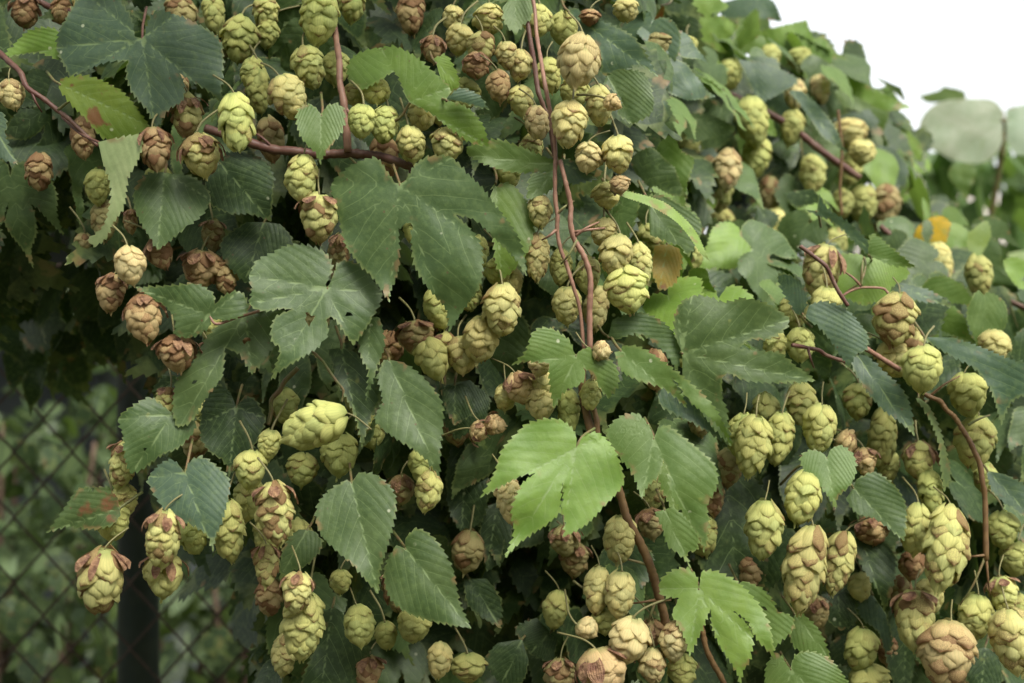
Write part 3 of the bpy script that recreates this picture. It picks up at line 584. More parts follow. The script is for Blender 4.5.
# ------------------------------------------------------------------ hop cones
def cone_mesh(seed, aspect, rows, per, loose=0.0):
    """overlapping papery scales on a hidden spindle; unit width ~1, hangs along -Z, top at origin"""
    rng = random.Random(seed); L = aspect; V = []; Fc = []; A = []
    def env(t): return .5*max(0.06, (math.sin(math.pi*min(1, max(0, t*.90+.10))))**.52)*(1.0-.16*t)
    nu, nv = 7, 7
    bend = rng.uniform(-.14, .14); lump = rng.uniform(.03, .09); lp = rng.uniform(0, 6)
    for r in range(rows):
        t0 = r/(rows-.15)*.86-.03
        n = per if r < rows-2 else (per-1 if r == rows-2 else 3)
        for k in range(n):
            a0 = 2*math.pi*(k+(r % 2)*.5)/n+rng.uniform(-.26, .26)+r*.21
            tt = t0+rng.uniform(-.045, .045)
            ln = (.36 if aspect < 1.3 else .30*1.35/aspect**.7)*rng.uniform(.85, 1.15)
            wd = 2*math.pi/n*.66*rng.uniform(.9, 1.12)
            flare = rng.uniform(-.02, .07)+loose*rng.uniform(0, .16); rnd = rng.random()
            if r <= 1: rnd = min(1, rnd*.6+.45)
            tipx = rng.uniform(-.12, .12); cup = rng.uniform(.06, .12); asym = rng.uniform(-.04, .04)
            b0 = len(V)
            for j in range(nv):
                v = j/(nv-1)
                wv = ((v+.18)/.6)**.5 if v < .42 else max(.03, math.cos(math.pi/2*((v-.42)/.58)))**.62
                for i in range(nu):
                    u = -1+2*i/(nu-1)
                    ang = a0+u*wd*wv+tipx*v
                    t = tt+ln*v - .03*abs(u)*ln*2*v
                    rr = env(t)*.90
                    off = cup*math.sin(math.pi*min(1, v*.80+.04))**.8*(1-.85*u*u)+flare*v*v - .05*(1-v) + asym*u
                    if v > .85: off -= .02
                    rr = rr+off*(.55+.9*env(t))
                    z = -t*L
                    rr *= 1+lump*math.sin(2*ang+lp+3.5*t)
                    rr += .010*math.sin(u*7+rnd*40+v*5)+.008*math.sin(v*13+rnd*90)
                    x, y = rr*math.cos(ang), rr*math.sin(ang)
                    V.append((x+bend*math.sin(math.pi*min(1,max(0,t)))*.6, y, z)); A.append((u, v, rnd))
            for j in range(nv-1):
                for i in range(nu-1):
                    Fc.append((b0+j*nu+i, b0+(j+1)*nu+i, b0+(j+1)*nu+i+1, b0+j*nu+i+1))
    # inner core
    b0 = len(V); m = 10; ks = 8
    for j in range(m+1):
        t = j/m*.97
        for i in range(ks):
            an = 2*math.pi*i/ks; V.append((env(t)*.74*math.cos(an)+bend*math.sin(math.pi*t)*.6, env(t)*.74*math.sin(an), -t*L)); A.append((0, 0, .3))
    for j in range(m):
        for i in range(ks):
            Fc.append((b0+j*ks+i, b0+(j+1)*ks+i, b0+(j+1)*ks+(i+1) % ks, b0+j*ks+(i+1) % ks))
    Fc.append(tuple(b0+i for i in range(ks))); Fc.append(tuple(b0+m*ks+i for i in range(ks))[::-1])
    o = mesh_obj('scales', V, Fc, M_CONE, None, attr=A, attr_name='scale', link=False)
    return o.data

def dry_mesh(seed):
    """a few withered outer scales round the neck of the cone"""
    rng = random.Random(seed); V = []; Fc = []; A = []
    for k in range(7):
        a0 = 2*math.pi*k/7+rng.uniform(-.4, .4); ln = rng.uniform(.22, .62); wd = rng.uniform(.17, .36); curl = rng.uniform(-.04, .07); b0 = len(V)
        for j in range(7):
            v = j/6; w = wd*math.sin(math.pi*min(.97, .12+.85*v))**.8
            for i in range(5):
                u = -1+.5*i; rr = .12+.43*math.sin(math.pi/2*min(1, v*1.25))+curl*v*v+.03*u*u+rng.uniform(-.012, .012)
                V.append((rr*math.cos(a0+u*w), rr*math.sin(a0+u*w), -.01-ln*v**1.2)); A.append((u, v, 1.0))
        for j in range(6):
            for i in range(4): Fc.append((b0+j*5+i, b0+(j+1)*5+i, b0+(j+1)*5+i+1, b0+j*5+i+1))
    return mesh_obj('withered_scales', V, Fc, M_DRY, None, attr=A, attr_name='scale', link=False).data

def dry_material():
    m, n, l = mat('withered_scales'); tc = n.new('ShaderNodeTexCoord'); va = n.new('ShaderNodeAttribute'); va.attribute_name = 'scale'
    sep = n.new('ShaderNodeSeparateXYZ'); l.new(va.outputs['Vector'], sep.inputs[0])
    f = noise(n, l, 5, 5, tc.outputs['Object'])
    st = mth(n, l, 'SINE', mth(n, l, 'MULTIPLY', sep.outputs[0], 22.0))
    c = mixc(n, l, ramp(n, l, f, .35, .65), (.15, .065, .034), (.34, .20, .10))
    c = mixc(n, l, mth(n, l, 'MULTIPLY', ramp(n, l, st, .2, 1), .12), c, (.09, .03, .02))
    b = n.new('ShaderNodeBsdfPrincipled'); l.new(c, b.inputs['Base Color']); b.inputs['Roughness'].default_value = .65
    bp = n.new('ShaderNodeBump'); bp.inputs['Strength'].default_value = .5; bp.inputs['Distance'].default_value = .05
    l.new(mth(n, l, 'ADD', f, mth(n, l, 'MULTIPLY', st, .02)), bp.inputs['Height']); l.new(bp.outputs[0], b.inputs['Normal'])
    tr = n.new('ShaderNodeBsdfTranslucent'); l.new(c, tr.inputs['Color'])
    mx = n.new('ShaderNodeMixShader'); mx.inputs[0].default_value = .2; l.new(b.outputs[0], mx.inputs[1]); l.new(tr.outputs[0], mx.inputs[2])
    o = n.new('ShaderNodeOutputMaterial'); l.new(mx.outputs[0], o.inputs[0]); return m
M_DRY = dry_material()

SHAPES = {'s': [cone_mesh(11+i, 1.12, 6, 6, .2*(i % 4)) for i in range(7)],
          'm': [cone_mesh(31+i, 1.42, 8, 6, .2*(i % 5)) for i in range(9)],
          'l': [cone_mesh(51+i, 1.85, 11, 6, .2*(i % 4)) for i in range(7)]}
ASP = {'s': 1.12, 'm': 1.42, 'l': 1.85}
DRY = [dry_mesh(81+i) for i in range(4)]
def stalk_mesh(seed):
    rng = random.Random(seed); a, b = rng.uniform(-.25, .25), rng.uniform(-.2, .3)
    V, Fc = tube_data([(0, 0, -.1), (0, 0, .05), (a*.4, b*.3+.16, .26), (a, b+.55, .5)], [.026, .019, .019, .022], 6, 5)
    return mesh_obj('stalk', V, Fc, M_CSTALK, None, link=False).data
STALKS = [stalk_mesh(90+i) for i in range(5)]

# tint, brown amount, colour word
CT = {'g': ((.53, .57, .20), .20, 'green'), 'y': ((.62, .55, .27), .30, 'pale yellow'), 'm': ((.58, .58, .22), .48, 'green and brown'),
      'b': ((.48, .36, .17), .66, 'rusty brown'), 'p': ((.56, .45, .22), .36, 'pinkish'), 'd': ((.44, .47, .16), .24, 'dull green'),
      'k': ((.36, .32, .14), .52, 'dark brown'), 't': ((.58, .56, .23), .24, 'straw-coloured')}
CONES = []
def cone(x, y, w, hh, ang=0, c='g', dz=2.5, D=None, label=None, dry=None, small=False):
    CONES.append(dict(x=x, y=y, w=w, h=hh, ang=ang, c=c, D=(D if D else base(x, y))+dz/100, label=label, dry=dry, small=small))

DATA = '''
12 95 26 30 10 y 1|25 14 28 30 0 b 3|62 13 26 26 30 b 3|84 4 24 24 -20 t 3|155 150 31 44 0 b -1|201 156 38 42 10 m -1|186 116 32 42 0 m 1.5|236 123 37 58 6 g -3|240 40 34 46 0 d 3|253 76 26 36 0 d 4
266 14 26 36 0 g 3|268 34 20 30 0 d 4|318 18 40 54 0 g -1|352 6 28 34 0 d 1|289 98 36 46 25 t 1|309 68 32 42 15 g 2|260 92 24 44 0 d 4|362 122 27 34 0 g -1|385 126 28 38 0 g .5|376 92 30 26 0 g 1|355 95 24 24 0 d 2
422 115 28 34 0 t 1|411 145 30 36 0 m 0|447 145 32 34 0 t 0|440 112 24 26 0 t 2|303 180 34 46 0 g -2|433 50 24 26 0 b 1|459 40 28 30 0 t 1|483 48 30 30 0 m .5|477 66 26 26 0 b 1|499 87 26 31 0 b .5|490 20 30 30 0 t 1.5|507 56 22 28 0 t 1|452 18 22 24 0 t 2
538 22 30 32 0 g 1|519 66 24 30 0 t 2|579 62 42 52 -8 y -4|569 125 34 46 0 t -2|538 123 25 34 0 y 1|599 107 26 40 0 t -.5|613 103 16 18 60 p -2|587 158 28 30 0 y -1.5|619 155 31 36 0 t -2|626 10 26 24 0 t 2|550 76 28 34 0 d 4|575 92 30 30 0 d 4|590 18 20 14 0 b 1|658 48 32 28 0 k 6|687 47 22 20 0 d 8|521 102 26 30 0 t 3|532 150 24 30 0 d 3
130 266 31 38 8 y -3|112 294 28 38 0 b -1|145 320 35 48 10 b -3|131 222 14 24 0 b 2|160 254 26 32 20 b 1|201 270 38 38 0 b 3|226 276 26 36 0 b 3.5|213 236 22 32 0 k 4|177 354 38 36 0 b -2|206 356 15 28 0 k -1|83 243 18 20 0 k 6
319 219 36 48 0 m -2|340 254 22 40 0 k 2|440 308 30 44 0 g 2.5|502 310 39 50 0 t 0|480 340 38 44 0 t 1|416 338 38 34 0 k 2|470 296 24 32 0 d 3|500 272 28 30 0 d 3|512 282 24 28 0 t 2.5
540 212 26 32 0 t .5|537 258 24 46 0 t 1|560 268 22 36 0 d 2.5|617 257 34 42 0 t 0|604 233 30 28 0 t 1|628 290 42 46 10 g -.5|588 276 26 36 0 g 2.5|567 306 30 38 0 t 1|642 264 22 40 0 t 2|620 185 20 18 0 p -2|607 196 28 26 0 t 1|648 240 26 30 0 d 6
165 402 20 30 -20 m -.4|121 466 27 46 -10 m 0|125 500 28 30 0 m 1|250 470 32 38 0 g -.5|270 445 24 30 0 g 0|313 426 68 0 -68 g -3|340 456 38 42 0 d 2.5|276 514 35 62 5 m -3|433 360 34 42 20 g 1.5|444 352 30 36 0 m 2.5|461 356 34 38 0 t 2|482 341 30 40 0 t 2.5|495 425 22 22 80 p 1|479 432 23 18 70 p 1|505 398 24 26 0 t 1.5|420 466 26 32 0 d 2.5|427 492 27 40 0 m 2|401 490 24 30 0 k 4|370 432 28 34 0 d 4|458 430 28 32 0 k 6
540 366 26 18 0 y -1|520 388 28 32 20 p .5|543 386 26 38 0 t .8|541 404 30 34 0 t .5|591 396 20 30 0 g -.2|569 412 22 42 0 d 1|602 351 22 16 80 y -2|507 499 26 48 0 y -2|752 447 34 60 -8 g 0|741 436 26 44 0 d 1.5|700 420 28 32 0 k 5
819 430 34 50 -5 g -2|778 440 28 52 0 d 0|801 405 30 42 0 d 1.5|802 499 37 52 -12 g -3|923 370 42 46 0 g -4|895 360 34 38 30 t 0|968 395 40 42 0 d -1|975 442 38 52 0 d 0|920 462 32 38 0 m 1|882 440 30 62 0 d 2|865 462 24 28 0 p -1|846 444 26 17 70 p -.5|930 492 26 42 0 d 0|985 478 24 30 0 d 3|908 345 36 40 20 m .5|775 345 24 30 0 g 2|800 345 28 34 0 g 1|858 402 30 34 0 d 3|890 470 22 36 0 d 3
101 582 45 66 -8 m -4|112 522 34 40 0 g .5|163 540 35 58 0 m -4|164 576 40 44 0 m -2|191 535 30 40 20 g 0|230 532 33 60 0 g -.5|266 566 26 42 0 m -.5|297 593 30 40 0 m -3|304 628 40 66 -6 g -1.5|359 627 32 40 0 g 1|341 582 22 24 0 d 2|386 636 24 28 0 d 2.5|414 626 36 32 0 d 1.5|398 592 30 42 0 k 3.5|467 552 34 42 0 k 7|368 672 28 32 0 b 4|468 668 34 28 0 d 6
620 540 32 48 0 t 1|598 592 26 48 0 t .5|620 595 32 46 0 t -.5|587 630 24 22 60 y -.5|604 622 26 26 0 d 1|628 641 39 46 -15 y -2|653 633 26 26 0 b 1|676 642 31 40 -10 y -3|654 666 28 34 0 y -2|683 671 28 32 0 g -1.5|603 672 50 46 20 p -2|561 676 30 34 0 k 1|565 541 28 30 0 k 7|651 524 28 30 0 k 4|556 610 26 38 0 d 7|575 560 28 34 0 k 8
763 530 37 58 0 g -2|797 507 26 20 0 d 2|806 570 41 84 -10 m -4|838 564 30 62 -12 m -2|872 531 34 28 0 b 1|915 530 31 50 0 g -1|944 550 43 84 -12 m -4|930 596 30 34 0 t -.5|915 621 38 60 0 m -2|947 655 52 66 -10 p -4|975 618 35 46 -8 g -1|1003 596 28 38 10 m -1|1003 530 32 36 0 d 1|1016 560 32 34 0 d 1.5|1014 643 50 62 0 t -4|861 650 36 42 0 d 2|868 682 42 34 0 d 2|814 613 28 34 0 k 4|861 587 26 28 0 t 3|912 566 26 30 0 b 2|888 650 24 30 0 b 4
822 272 38 54 -12 m -5|826 306 34 36 0 g -2|896 320 42 52 -8 m -2|1020 610 20 30 0 d 2
'''
for line in DATA.strip().splitlines():
    for rec in line.split('|'):
        q = rec.split(); x, y, w, hh, an = map(float, q[:5]); cone(x, y, w, hh or 50, an, q[5], float(q[6]))
# out of focus cones of the upper right
for (x, y, w, hh, c, D) in [(753,122,33,50,'g',1.28),(757,158,28,40,'g',1.30),(703,185,36,62,'y',1.24),(727,170,26,42,'y',1.22),(687,148,28,38,'d',1.30),(722,230,28,44,'d',1.30),(745,272,28,30,'d',1.28),
        (715,55,18,18,'d',1.34),(850,135,34,30,'t',1.36),(862,153,26,26,'t',1.34),(820,90,20,30,'y',1.38),(885,205,30,40,'k',1.38),(880,240,26,34,'k',1.40),(785,240,26,36,'d',1.28),(790,272,28,36,'d',1.26),(863,205,28,38,'d',1.36),
        (842,205,22,30,'d',1.34),(968,314,37,46,'d',1.38),(640,228,28,38,'d',1.08),(700,120,28,34,'k',1.34),(800,60,24,24,'d',1.40),(670,225,26,36,'d',1.14),(735,300,26,34,'d',1.24),(770,195,24,36,'k',1.32),(805,215,24,34,'k',1.34),
        (900,165,26,30,'d',1.50),(770,60,22,30,'g',1.36),(795,95,22,30,'y',1.34),(730,75,24,32,'g',1.32),(690,100,24,34,'g',1.3),(812,175,26,38,'g',1.30),(760,235,24,36,'g',1.27),(690,260,26,38,'g',1.2),(835,245,24,34,'g',1.33),(905,250,24,36,'g',1.44),(855,290,24,34,'g',1.25),(720,195,24,36,'g',1.27),(775,225,22,32,'t',1.28),(850,170,24,34,'g',1.38),(1016,318,22,26,'b',1.42),(910,285,22,30,'k',1.44),(945,225,22,30,'t',1.6)]:
    CONES.append(dict(x=x, y=y, w=w, h=hh, ang=0, c=c, D=D, label=None, dry=False, small=True))
NAMED = {(579,62): 'pale papery cone hanging highest, right of the twin stems', (313,426): 'plump green cone lying almost sideways under the leaf with a hole', (101,582): 'lowest left cone, yellow-green with reddish brown scales',
 (806,570): 'longest pale green cone with one dark red spot', (923,370): 'round green cone with a brown patch above the arching twig', (944,550): 'long green cone with rusty speckles near the top, right',
 (947,655): 'large cone turning salmon pink at the bottom edge, right', (236,123): 'single green cone with a brown hole-like spot, upper left', (319,219): 'yellowish cone with a rust-red crown left of the biggest leaf',
 (304,628): 'long green cone pointing down at the bottom, left of centre', (145,320): 'rusty brown cone hanging lowest of the three beside the pale twisted leaf', (130,266): 'pale yellow cone seen end-on below the pale twisted leaf',
 (112,294): 'shrivelled brown cone left of the end-on pale cone', (822,272): 'withered cone with curly brown tips beside forking tendrils', (1014,643): 'big straw-coloured cone cut by the lower right edge',
 (763,530): 'green cone with dark crown left of the longest cone', (838,564): 'narrower green cone hanging close right of the longest one', (603,672): 'big blushing cone cut by the bottom edge, centre',
 (163,540): 'upper of the two stacked striped cones, lower left', (164,576): 'lower of the two stacked cones, lower left', (276,514): 'upright oval cone with a red-brown stripe, right of the heart-shaped leaf'}

rr = random.Random(5)
def place_cone(c):
    D = c['D']; mpp = D/F; w = c['w']*mpp; hh = max(c['h'], c['w']*.8)
    asp = hh/c['w'] if c['h'] else 1.4
    if (c['x'], c['y']) == (313, 426): w = 46*mpp; asp = 1.42
    key = 's' if asp < 1.24 else ('m' if asp < 1.62 else 'l')
    me = rr.choice(SHAPES[key]); sx = w*1.0; sz = sx*asp/ASP[key]
    L = w*asp
    ang = c['ang'] if c['ang'] else rr.uniform(-10, 10)
    tip = np.array([math.sin(R(ang)), 0, -math.cos(R(ang))])
    fore = rr.uniform(-.25, .35); 
    ctr = at(c['x'], c['y'], D); top = ctr-tip*L*.5+np.array([0, fore*.5*L*.6, 0])
    rot = Euler((-fore*.6, 0, 0)).to_matrix() @ Matrix.Rotation(R(-ang), 3, 'Y') @ Matrix.Rotation(rr.uniform(0, 6.28), 3, 'Z')
    t, br, word = CT[c['c']]; j = rr.uniform(.9, 1.1)
    color = (t[0]*j, t[1]*j*rr.uniform(.96, 1.04), t[2]*j, min(1, max(0, br+rr.uniform(-.12, .12))))
    small = c['small']
    if small:
        o = bpy.data.objects.new('hop_cone', me); col.objects.link(o); root = o
        o.matrix_world = Matrix.Translation(top.tolist()) @ rot.to_4x4() @ Matrix.Diagonal((sx, sx, sz, 1)); o.color = color
    else:
        root = empty('hop_cone', top.tolist()); root.rotation_euler = rot.to_euler()
        o = bpy.data.objects.new('scales', me); col.objects.link(o); o.parent = root; o.scale = (sx, sx, sz); o.color = color
        dry = c['dry'] if c['dry'] is not None else (c['x'], c['y']) in ((101, 582), (163, 540), (164, 576), (319, 219), (822, 272), (276, 514)) or (c['x'], c['y']) not in ((806, 570), (944, 550), (947, 655), (838, 564)) and c['c'] in 'mbkp' and rr.random() < .6
        if dry:
            q = bpy.data.objects.new('withered_scales', rr.choice(DRY)); col.objects.link(q); q.parent = root; q.scale = (sx*1.05, sx*1.05, sx*rr.uniform(.8, 1.2)); q.rotation_euler = (0, 0, rr.uniform(0, 6))
        q = bpy.data.objects.new('stalk', rr.choice(STALKS)); col.objects.link(q); q.parent = root
        k = .030*rr.uniform(.8, 1.3); q.scale = (k, k, k); q.rotation_euler = (0, 0, rr.uniform(-1, 1)-rot.to_euler().z)
    c['obj'] = root; c['word'] = word; c['px'] = c['w']
for c in CONES: place_cone(c)

# labels: what the cone looks like and the leaf it hangs by
def inside(p, poly):
    x, y = p; r = False; n = len(poly)
    for i in range(n):
        x1, y1 = poly[i]; x2, y2 = poly[(i+1) % n]
        if (y1 > y) != (y2 > y) and x < (x2-x1)*(y-y1)/(y2-y1)+x1: r = not r
    return r
def relation(x, y, D, skip=()):
    best = None
    for a in ANCH:
        if a[0] in skip: continue
        dd = np.min(np.linalg.norm(a[2]-np.array([x, y]), axis=1))
        if best is None or dd < best[0]: best = (dd, a)
    a = best[1]; dx, dy = x-a[1][0], y-a[1][1]
    if inside((x, y), a[2]): return ('behind' if D > a[3] else 'in front of'), a[0]
    if abs(dx) > 2*abs(dy): r = 'right of' if dx > 0 else 'left of'
    elif abs(dy) > 2*abs(dx): r = 'below' if dy > 0 else 'above'
    else: r = ('below ' if dy > 0 else 'above ')+('right of' if dx > 0 else 'left of')
    return r, a[0]
def size_word(w): return 'tiny' if w < 23 else 'small' if w < 29 else 'medium' if w < 36 else 'large'
used = {}
for c in CONES:
    k = (c['x'], c['y'])
    if k in NAMED: c['label'] = NAMED[k]
    else:
        r, n = relation(c['x'], c['y'], c['D']); c['label'] = '%s %s hop cone %s %s' % (size_word(c['w']), c['word'], r, n); c['rel'] = n
    used.setdefault(c['label'], []).append(c)
for lb, cs in list(used.items()):
    if len(cs) > 1:
        xs = [q['x'] for q in cs]; ys = [q['y'] for q in cs]
        hz = max(xs)-min(xs) >= max(ys)-min(ys)
        cs.sort(key=lambda q: q['x'] if hz else q['y'])
        words = {2: ('left one', 'right one') if hz else ('upper one', 'lower one'), 3: ('leftmost', 'middle one', 'rightmost') if hz else ('topmost', 'middle one', 'lowest')}.get(len(cs))
        if words is None:
            nn = len(cs); words = [(('leftmost' if hz else 'topmost') if i == 0 else ('rightmost' if hz else 'lowest') if i == nn-1 else ('%s from the %s' % (['', 'second', 'third', 'fourth', 'fifth', 'sixth', 'seventh'][min(6, i)], 'left' if hz else 'top'))) for i in range(nn)]
        for q, wd in zip(cs, words): q['label'] = lb+', '+wd
for c in CONES: tag(c['obj'], c['label'], 'hop cone', 'cones hanging on the hop plant')

# ------------------------------------------------------------------ filling foliage
def flat_template(crop, P, s, seed, tooth=7.0, ring=9.0, maxr=12):
    P, pts, fl = parse(crop, P, s); rng = random.Random(seed)
    mpp = .0011
    XY, z, faces, attr, main, Lm = leaf_grid(P, pts, fl, mpp, rng, tooth, ring, (), 1.0, .25, True, maxr)
    a = main/np.linalg.norm(main); b = np.array([-a[1], a[0]]); q = (XY-P)*mpp
    if q.shape[0] and True:
        V = np.stack([q@b, z, -(q@a)], 1)      # tip down -Z, front faces -Y
        V[:, 1] = -z
    k = .062/Lm
    fa = np.array(faces); nn = np.cross(V[fa[:, 1]]-V[fa[:, 0]], V[fa[:, 2]]-V[fa[:, 0]]).sum(0)
    if nn[1] > 0: faces = [tuple(reversed(f)) for f in faces]
    return V*k, faces, attr
TPLA = [('A', (272,150), '255,145 225,100 190,60 130,75 80,105 40,150,a 45,200 65,270 85,350 130,420 175,465 215,520 237,555,t 240,515 265,455 272,380 268,310 295,283,s 318,290 310,330 320,420 350,480 385,525 430,580 440,655,t 475,600 510,550 545,500 555,420 545,350 510,300 462,255,s 530,275 600,340 660,400 705,465,t 697,400 670,320 610,240 560,170 500,110 450,60,a 380,55 330,80 290,140', 1),
        ('C', (495,385), '480,365 450,340 410,355 370,400,a 375,430 400,475 430,515 480,545 530,570 570,600 590,655,t 600,600 625,540 645,450 640,400 600,360 550,330 510,350 500,375', 2),
        ('J', (110,347), '100,340 60,365 35,400 40,450 75,490 110,520 140,555 167,585,t 172,530 190,470 205,400 195,360 160,330 125,325', 3),
        ('F', (268,375), '270,350 255,320 215,300 150,310 110,345 80,380 60,440 25,500,t 80,470 130,445 165,438,s 130,470 105,530 110,590 85,655,t 130,610 190,570 230,530 235,460,s 230,520 240,560 235,600,t 290,570 340,520 385,470 385,430 360,370 320,335 285,345', 4),
        ('J', (190,85), '178,85 165,120 175,170 160,215 200,250 240,275 270,300 297,335,t 300,270 305,220 300,170 260,120 220,90', 5)]
TPL = [flat_template(*q) for q in TPLA]
TPLC = [flat_template(*q, 16.0, 30.0, 4) for q in TPLA]
TPLM = [mesh_obj('hop_leaf', V, f, M_LEAF, None, attr=a, link=False).data for V, f, a in TPL]
rf = random.Random(77)
SIL = [(-60,-60),(660,-60),(700,22),(780,42),(840,66),(870,100),(905,125),(930,210),(1060,330),(1060,740),(262,740),(250,610),(190,500),(150,420),(160,330),(140,250),(60,200),(-60,190)]
def rnd_rot(rng, up=.5):
    """mostly hanging leaves whose upper face looks out and up"""
    return Euler((R(rng.gauss(-28, 22)), R(rng.gauss(0, 34)), R(rng.gauss(0, 38)))).to_matrix()
fill_leaf = []; n = 0
def fill_at(x, y, D, k, tint, label):
    o = bpy.data.objects.new('hop_leaf', rf.choice(TPLM)); col.objects.link(o)
    o.matrix_world = Matrix.Translation(at(x, y, D).tolist()) @ rnd_rot(rf).to_4x4() @ Matrix.Diagonal((k, k, k, 1))
    t = TINT[tint]; j = rf.uniform(.8, 1.2); o.color = (t[0]*j, t[1]*j, t[2]*j, 1)
    tag(o, label, 'leaf', LEAFGROUP)
cell = 62
gx = [(i, j) for i in range(-1, 18) for j in range(-1, 12)]
for (i, j) in gx:
    x, y = i*cell+rf.uniform(0, cell), j*cell+rf.uniform(0, cell)
    if not inside((x, y), SIL): continue
    r, nk = relation(x, y, 9)
    fill_at(x, y-20, base(x, y)+rf.uniform(.065, .11)+(.03 if 380 < x < 580 and y > 430 else 0), rf.uniform(.75, 1.1)*(.8 if x > 640 and y < 320 else 1), rf.choice(['md', 'lg', 'lt', 'md', 'lg'] if x > 640 and y < 320 else ['dk', 'md', 'md', 'dk', 'md']), 'shaded hop leaf filling the gaps near '+nk)  # tint carries the light: brighter in the backlit upper right, darker in shade
# shaded leaves hanging in front of the fence at the left
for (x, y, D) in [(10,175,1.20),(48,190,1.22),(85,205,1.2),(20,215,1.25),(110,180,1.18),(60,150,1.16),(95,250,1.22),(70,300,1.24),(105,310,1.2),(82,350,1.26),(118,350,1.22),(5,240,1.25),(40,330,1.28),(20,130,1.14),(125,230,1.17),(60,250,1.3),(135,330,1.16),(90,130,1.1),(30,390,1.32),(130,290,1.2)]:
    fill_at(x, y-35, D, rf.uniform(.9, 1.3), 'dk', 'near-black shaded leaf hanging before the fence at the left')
# the deep inside of the plant, plus unseen overhang added above for shade: uncountable
def leaf_cloud(name, pts, label, tintv, m=None, size=(.8, 1.2), kind='stuff', parent=None):
    VV = []; FF = []; AA = []; b = 0
    for p in pts:
        V, f, a = TPLC[rf.randrange(5)]
        # thin out the template: only rings every other is not worth it, keep
        M = np.array(rnd_rot(rf)); k = rf.uniform(*size)
        VV.append((V*k)@M.T+np.asarray(p)); FF += [tuple(q+b for q in t) for t in f]; AA.append(a); b += len(V)
    o = mesh_obj(name, np.vstack(VV), FF, m or M_LEAF, parent, attr=np.vstack(AA)); o.color = (*tintv, 1)
    if kind: tag(o, label, 'foliage' if not parent else None, None, kind)
    return o
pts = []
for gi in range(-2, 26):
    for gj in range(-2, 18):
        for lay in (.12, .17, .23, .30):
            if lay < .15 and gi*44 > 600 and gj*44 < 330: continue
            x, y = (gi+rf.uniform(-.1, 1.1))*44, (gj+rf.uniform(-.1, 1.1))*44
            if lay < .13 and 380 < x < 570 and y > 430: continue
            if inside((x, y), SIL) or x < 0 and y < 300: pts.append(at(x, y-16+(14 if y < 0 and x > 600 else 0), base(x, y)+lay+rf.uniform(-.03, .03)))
leaf_cloud('inner_foliage', pts, 'dense dark foliage deep inside the hop plant', TINT['dk'])  # dark tint also puts the plant's inner shade into the colour
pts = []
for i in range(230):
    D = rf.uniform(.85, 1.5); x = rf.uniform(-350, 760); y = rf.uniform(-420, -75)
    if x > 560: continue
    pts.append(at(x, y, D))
leaf_cloud('shade_overhang', pts, 'unseen hop foliage added above the picture to shade the plant', TINT['dk'])
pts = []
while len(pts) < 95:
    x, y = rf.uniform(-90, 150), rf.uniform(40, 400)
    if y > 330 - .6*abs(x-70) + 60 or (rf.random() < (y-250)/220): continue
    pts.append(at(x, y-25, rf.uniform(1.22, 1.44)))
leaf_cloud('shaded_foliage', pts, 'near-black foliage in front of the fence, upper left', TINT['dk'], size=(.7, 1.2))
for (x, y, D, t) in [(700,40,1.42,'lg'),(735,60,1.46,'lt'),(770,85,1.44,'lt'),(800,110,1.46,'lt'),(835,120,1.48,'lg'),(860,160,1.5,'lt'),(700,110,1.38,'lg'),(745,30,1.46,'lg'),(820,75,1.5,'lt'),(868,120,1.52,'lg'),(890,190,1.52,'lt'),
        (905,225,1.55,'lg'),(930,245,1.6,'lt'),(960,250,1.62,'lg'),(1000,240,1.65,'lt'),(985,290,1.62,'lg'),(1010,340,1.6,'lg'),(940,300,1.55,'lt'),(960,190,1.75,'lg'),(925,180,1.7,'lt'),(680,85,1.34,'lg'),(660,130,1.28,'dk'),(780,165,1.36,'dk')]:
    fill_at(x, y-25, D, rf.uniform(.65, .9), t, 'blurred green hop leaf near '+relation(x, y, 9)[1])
# an invented house out of view, added to block low frontal sky light
hb = empty('house', (1.5, -6.5, 0)); tag(hb, 'unseen grey house added behind the photographer to block low light', 'house')
M_REND = plain('grey_render', (.20, .19, .17), (.26, .25, .23), 3, .9, .3, .005)
def box(V, Fc, x0, x1, y0, y1, z0, z1):
    b = len(V); V += [(x, y, z) for z in (z0, z1) for y in (y0, y1) for x in (x0, x1)]
    Fc += [(b, b+2, b+3, b+1), (b+4, b+5, b+7, b+6), (b, b+1, b+5, b+4), (b+2, b+6, b+7, b+3), (b, b+4, b+6, b+2), (b+1, b+3, b+7, b+5)]
def part(name, boxes, m, parent):
    V, Fc = [], []
    for q in boxes: box(V, Fc, *q)
    return mesh_obj(name, V, Fc, m, parent, smooth=False)
part('wall', [(-9, 9, -7, 0, 0, 5.4)], M_REND, hb)
M_TILE = plain('dark_roof', (.06, .05, .05), (.09, .08, .075), 6, .9, .4, .01)
mesh_obj('roof', [(-9.4, .5, 5.4), (9.4, .5, 5.4), (9.4, -7.5, 5.4), (-9.4, -7.5, 5.4), (-7, -3.5, 7.6), (7, -3.5, 7.6)], [(0, 1, 5, 4), (1, 2, 5), (2, 3, 4, 5), (3, 0, 4), (3, 2, 1, 0)], M_TILE, hb, smooth=False)
M_GL0 = plain('window_glass', (.04, .05, .06), (.06, .07, .08), 2, .15, 0)
for wx in (-7, -4, -1, 2, 5):
    for wz in (.9, 3.4): part('window', [(wx, wx+1.2, .003, .05, wz, wz+1.3)], M_GL0, hb)
for gi in range(10):
    for gj in range(8):
        x, y = 630+(gi+rf.random())*42, 5+(gj+rf.random())*42
        if not inside((x, y), SIL): continue
        fill_at(x, y-18, base(x, y)+rf.uniform(.06, .15), rf.uniform(.75, 1.05), rf.choice(['lg', 'md', 'lg', 'md', 'bl', 'lt']), 'blurred green hop leaf near '+relation(x, y, 9)[1])
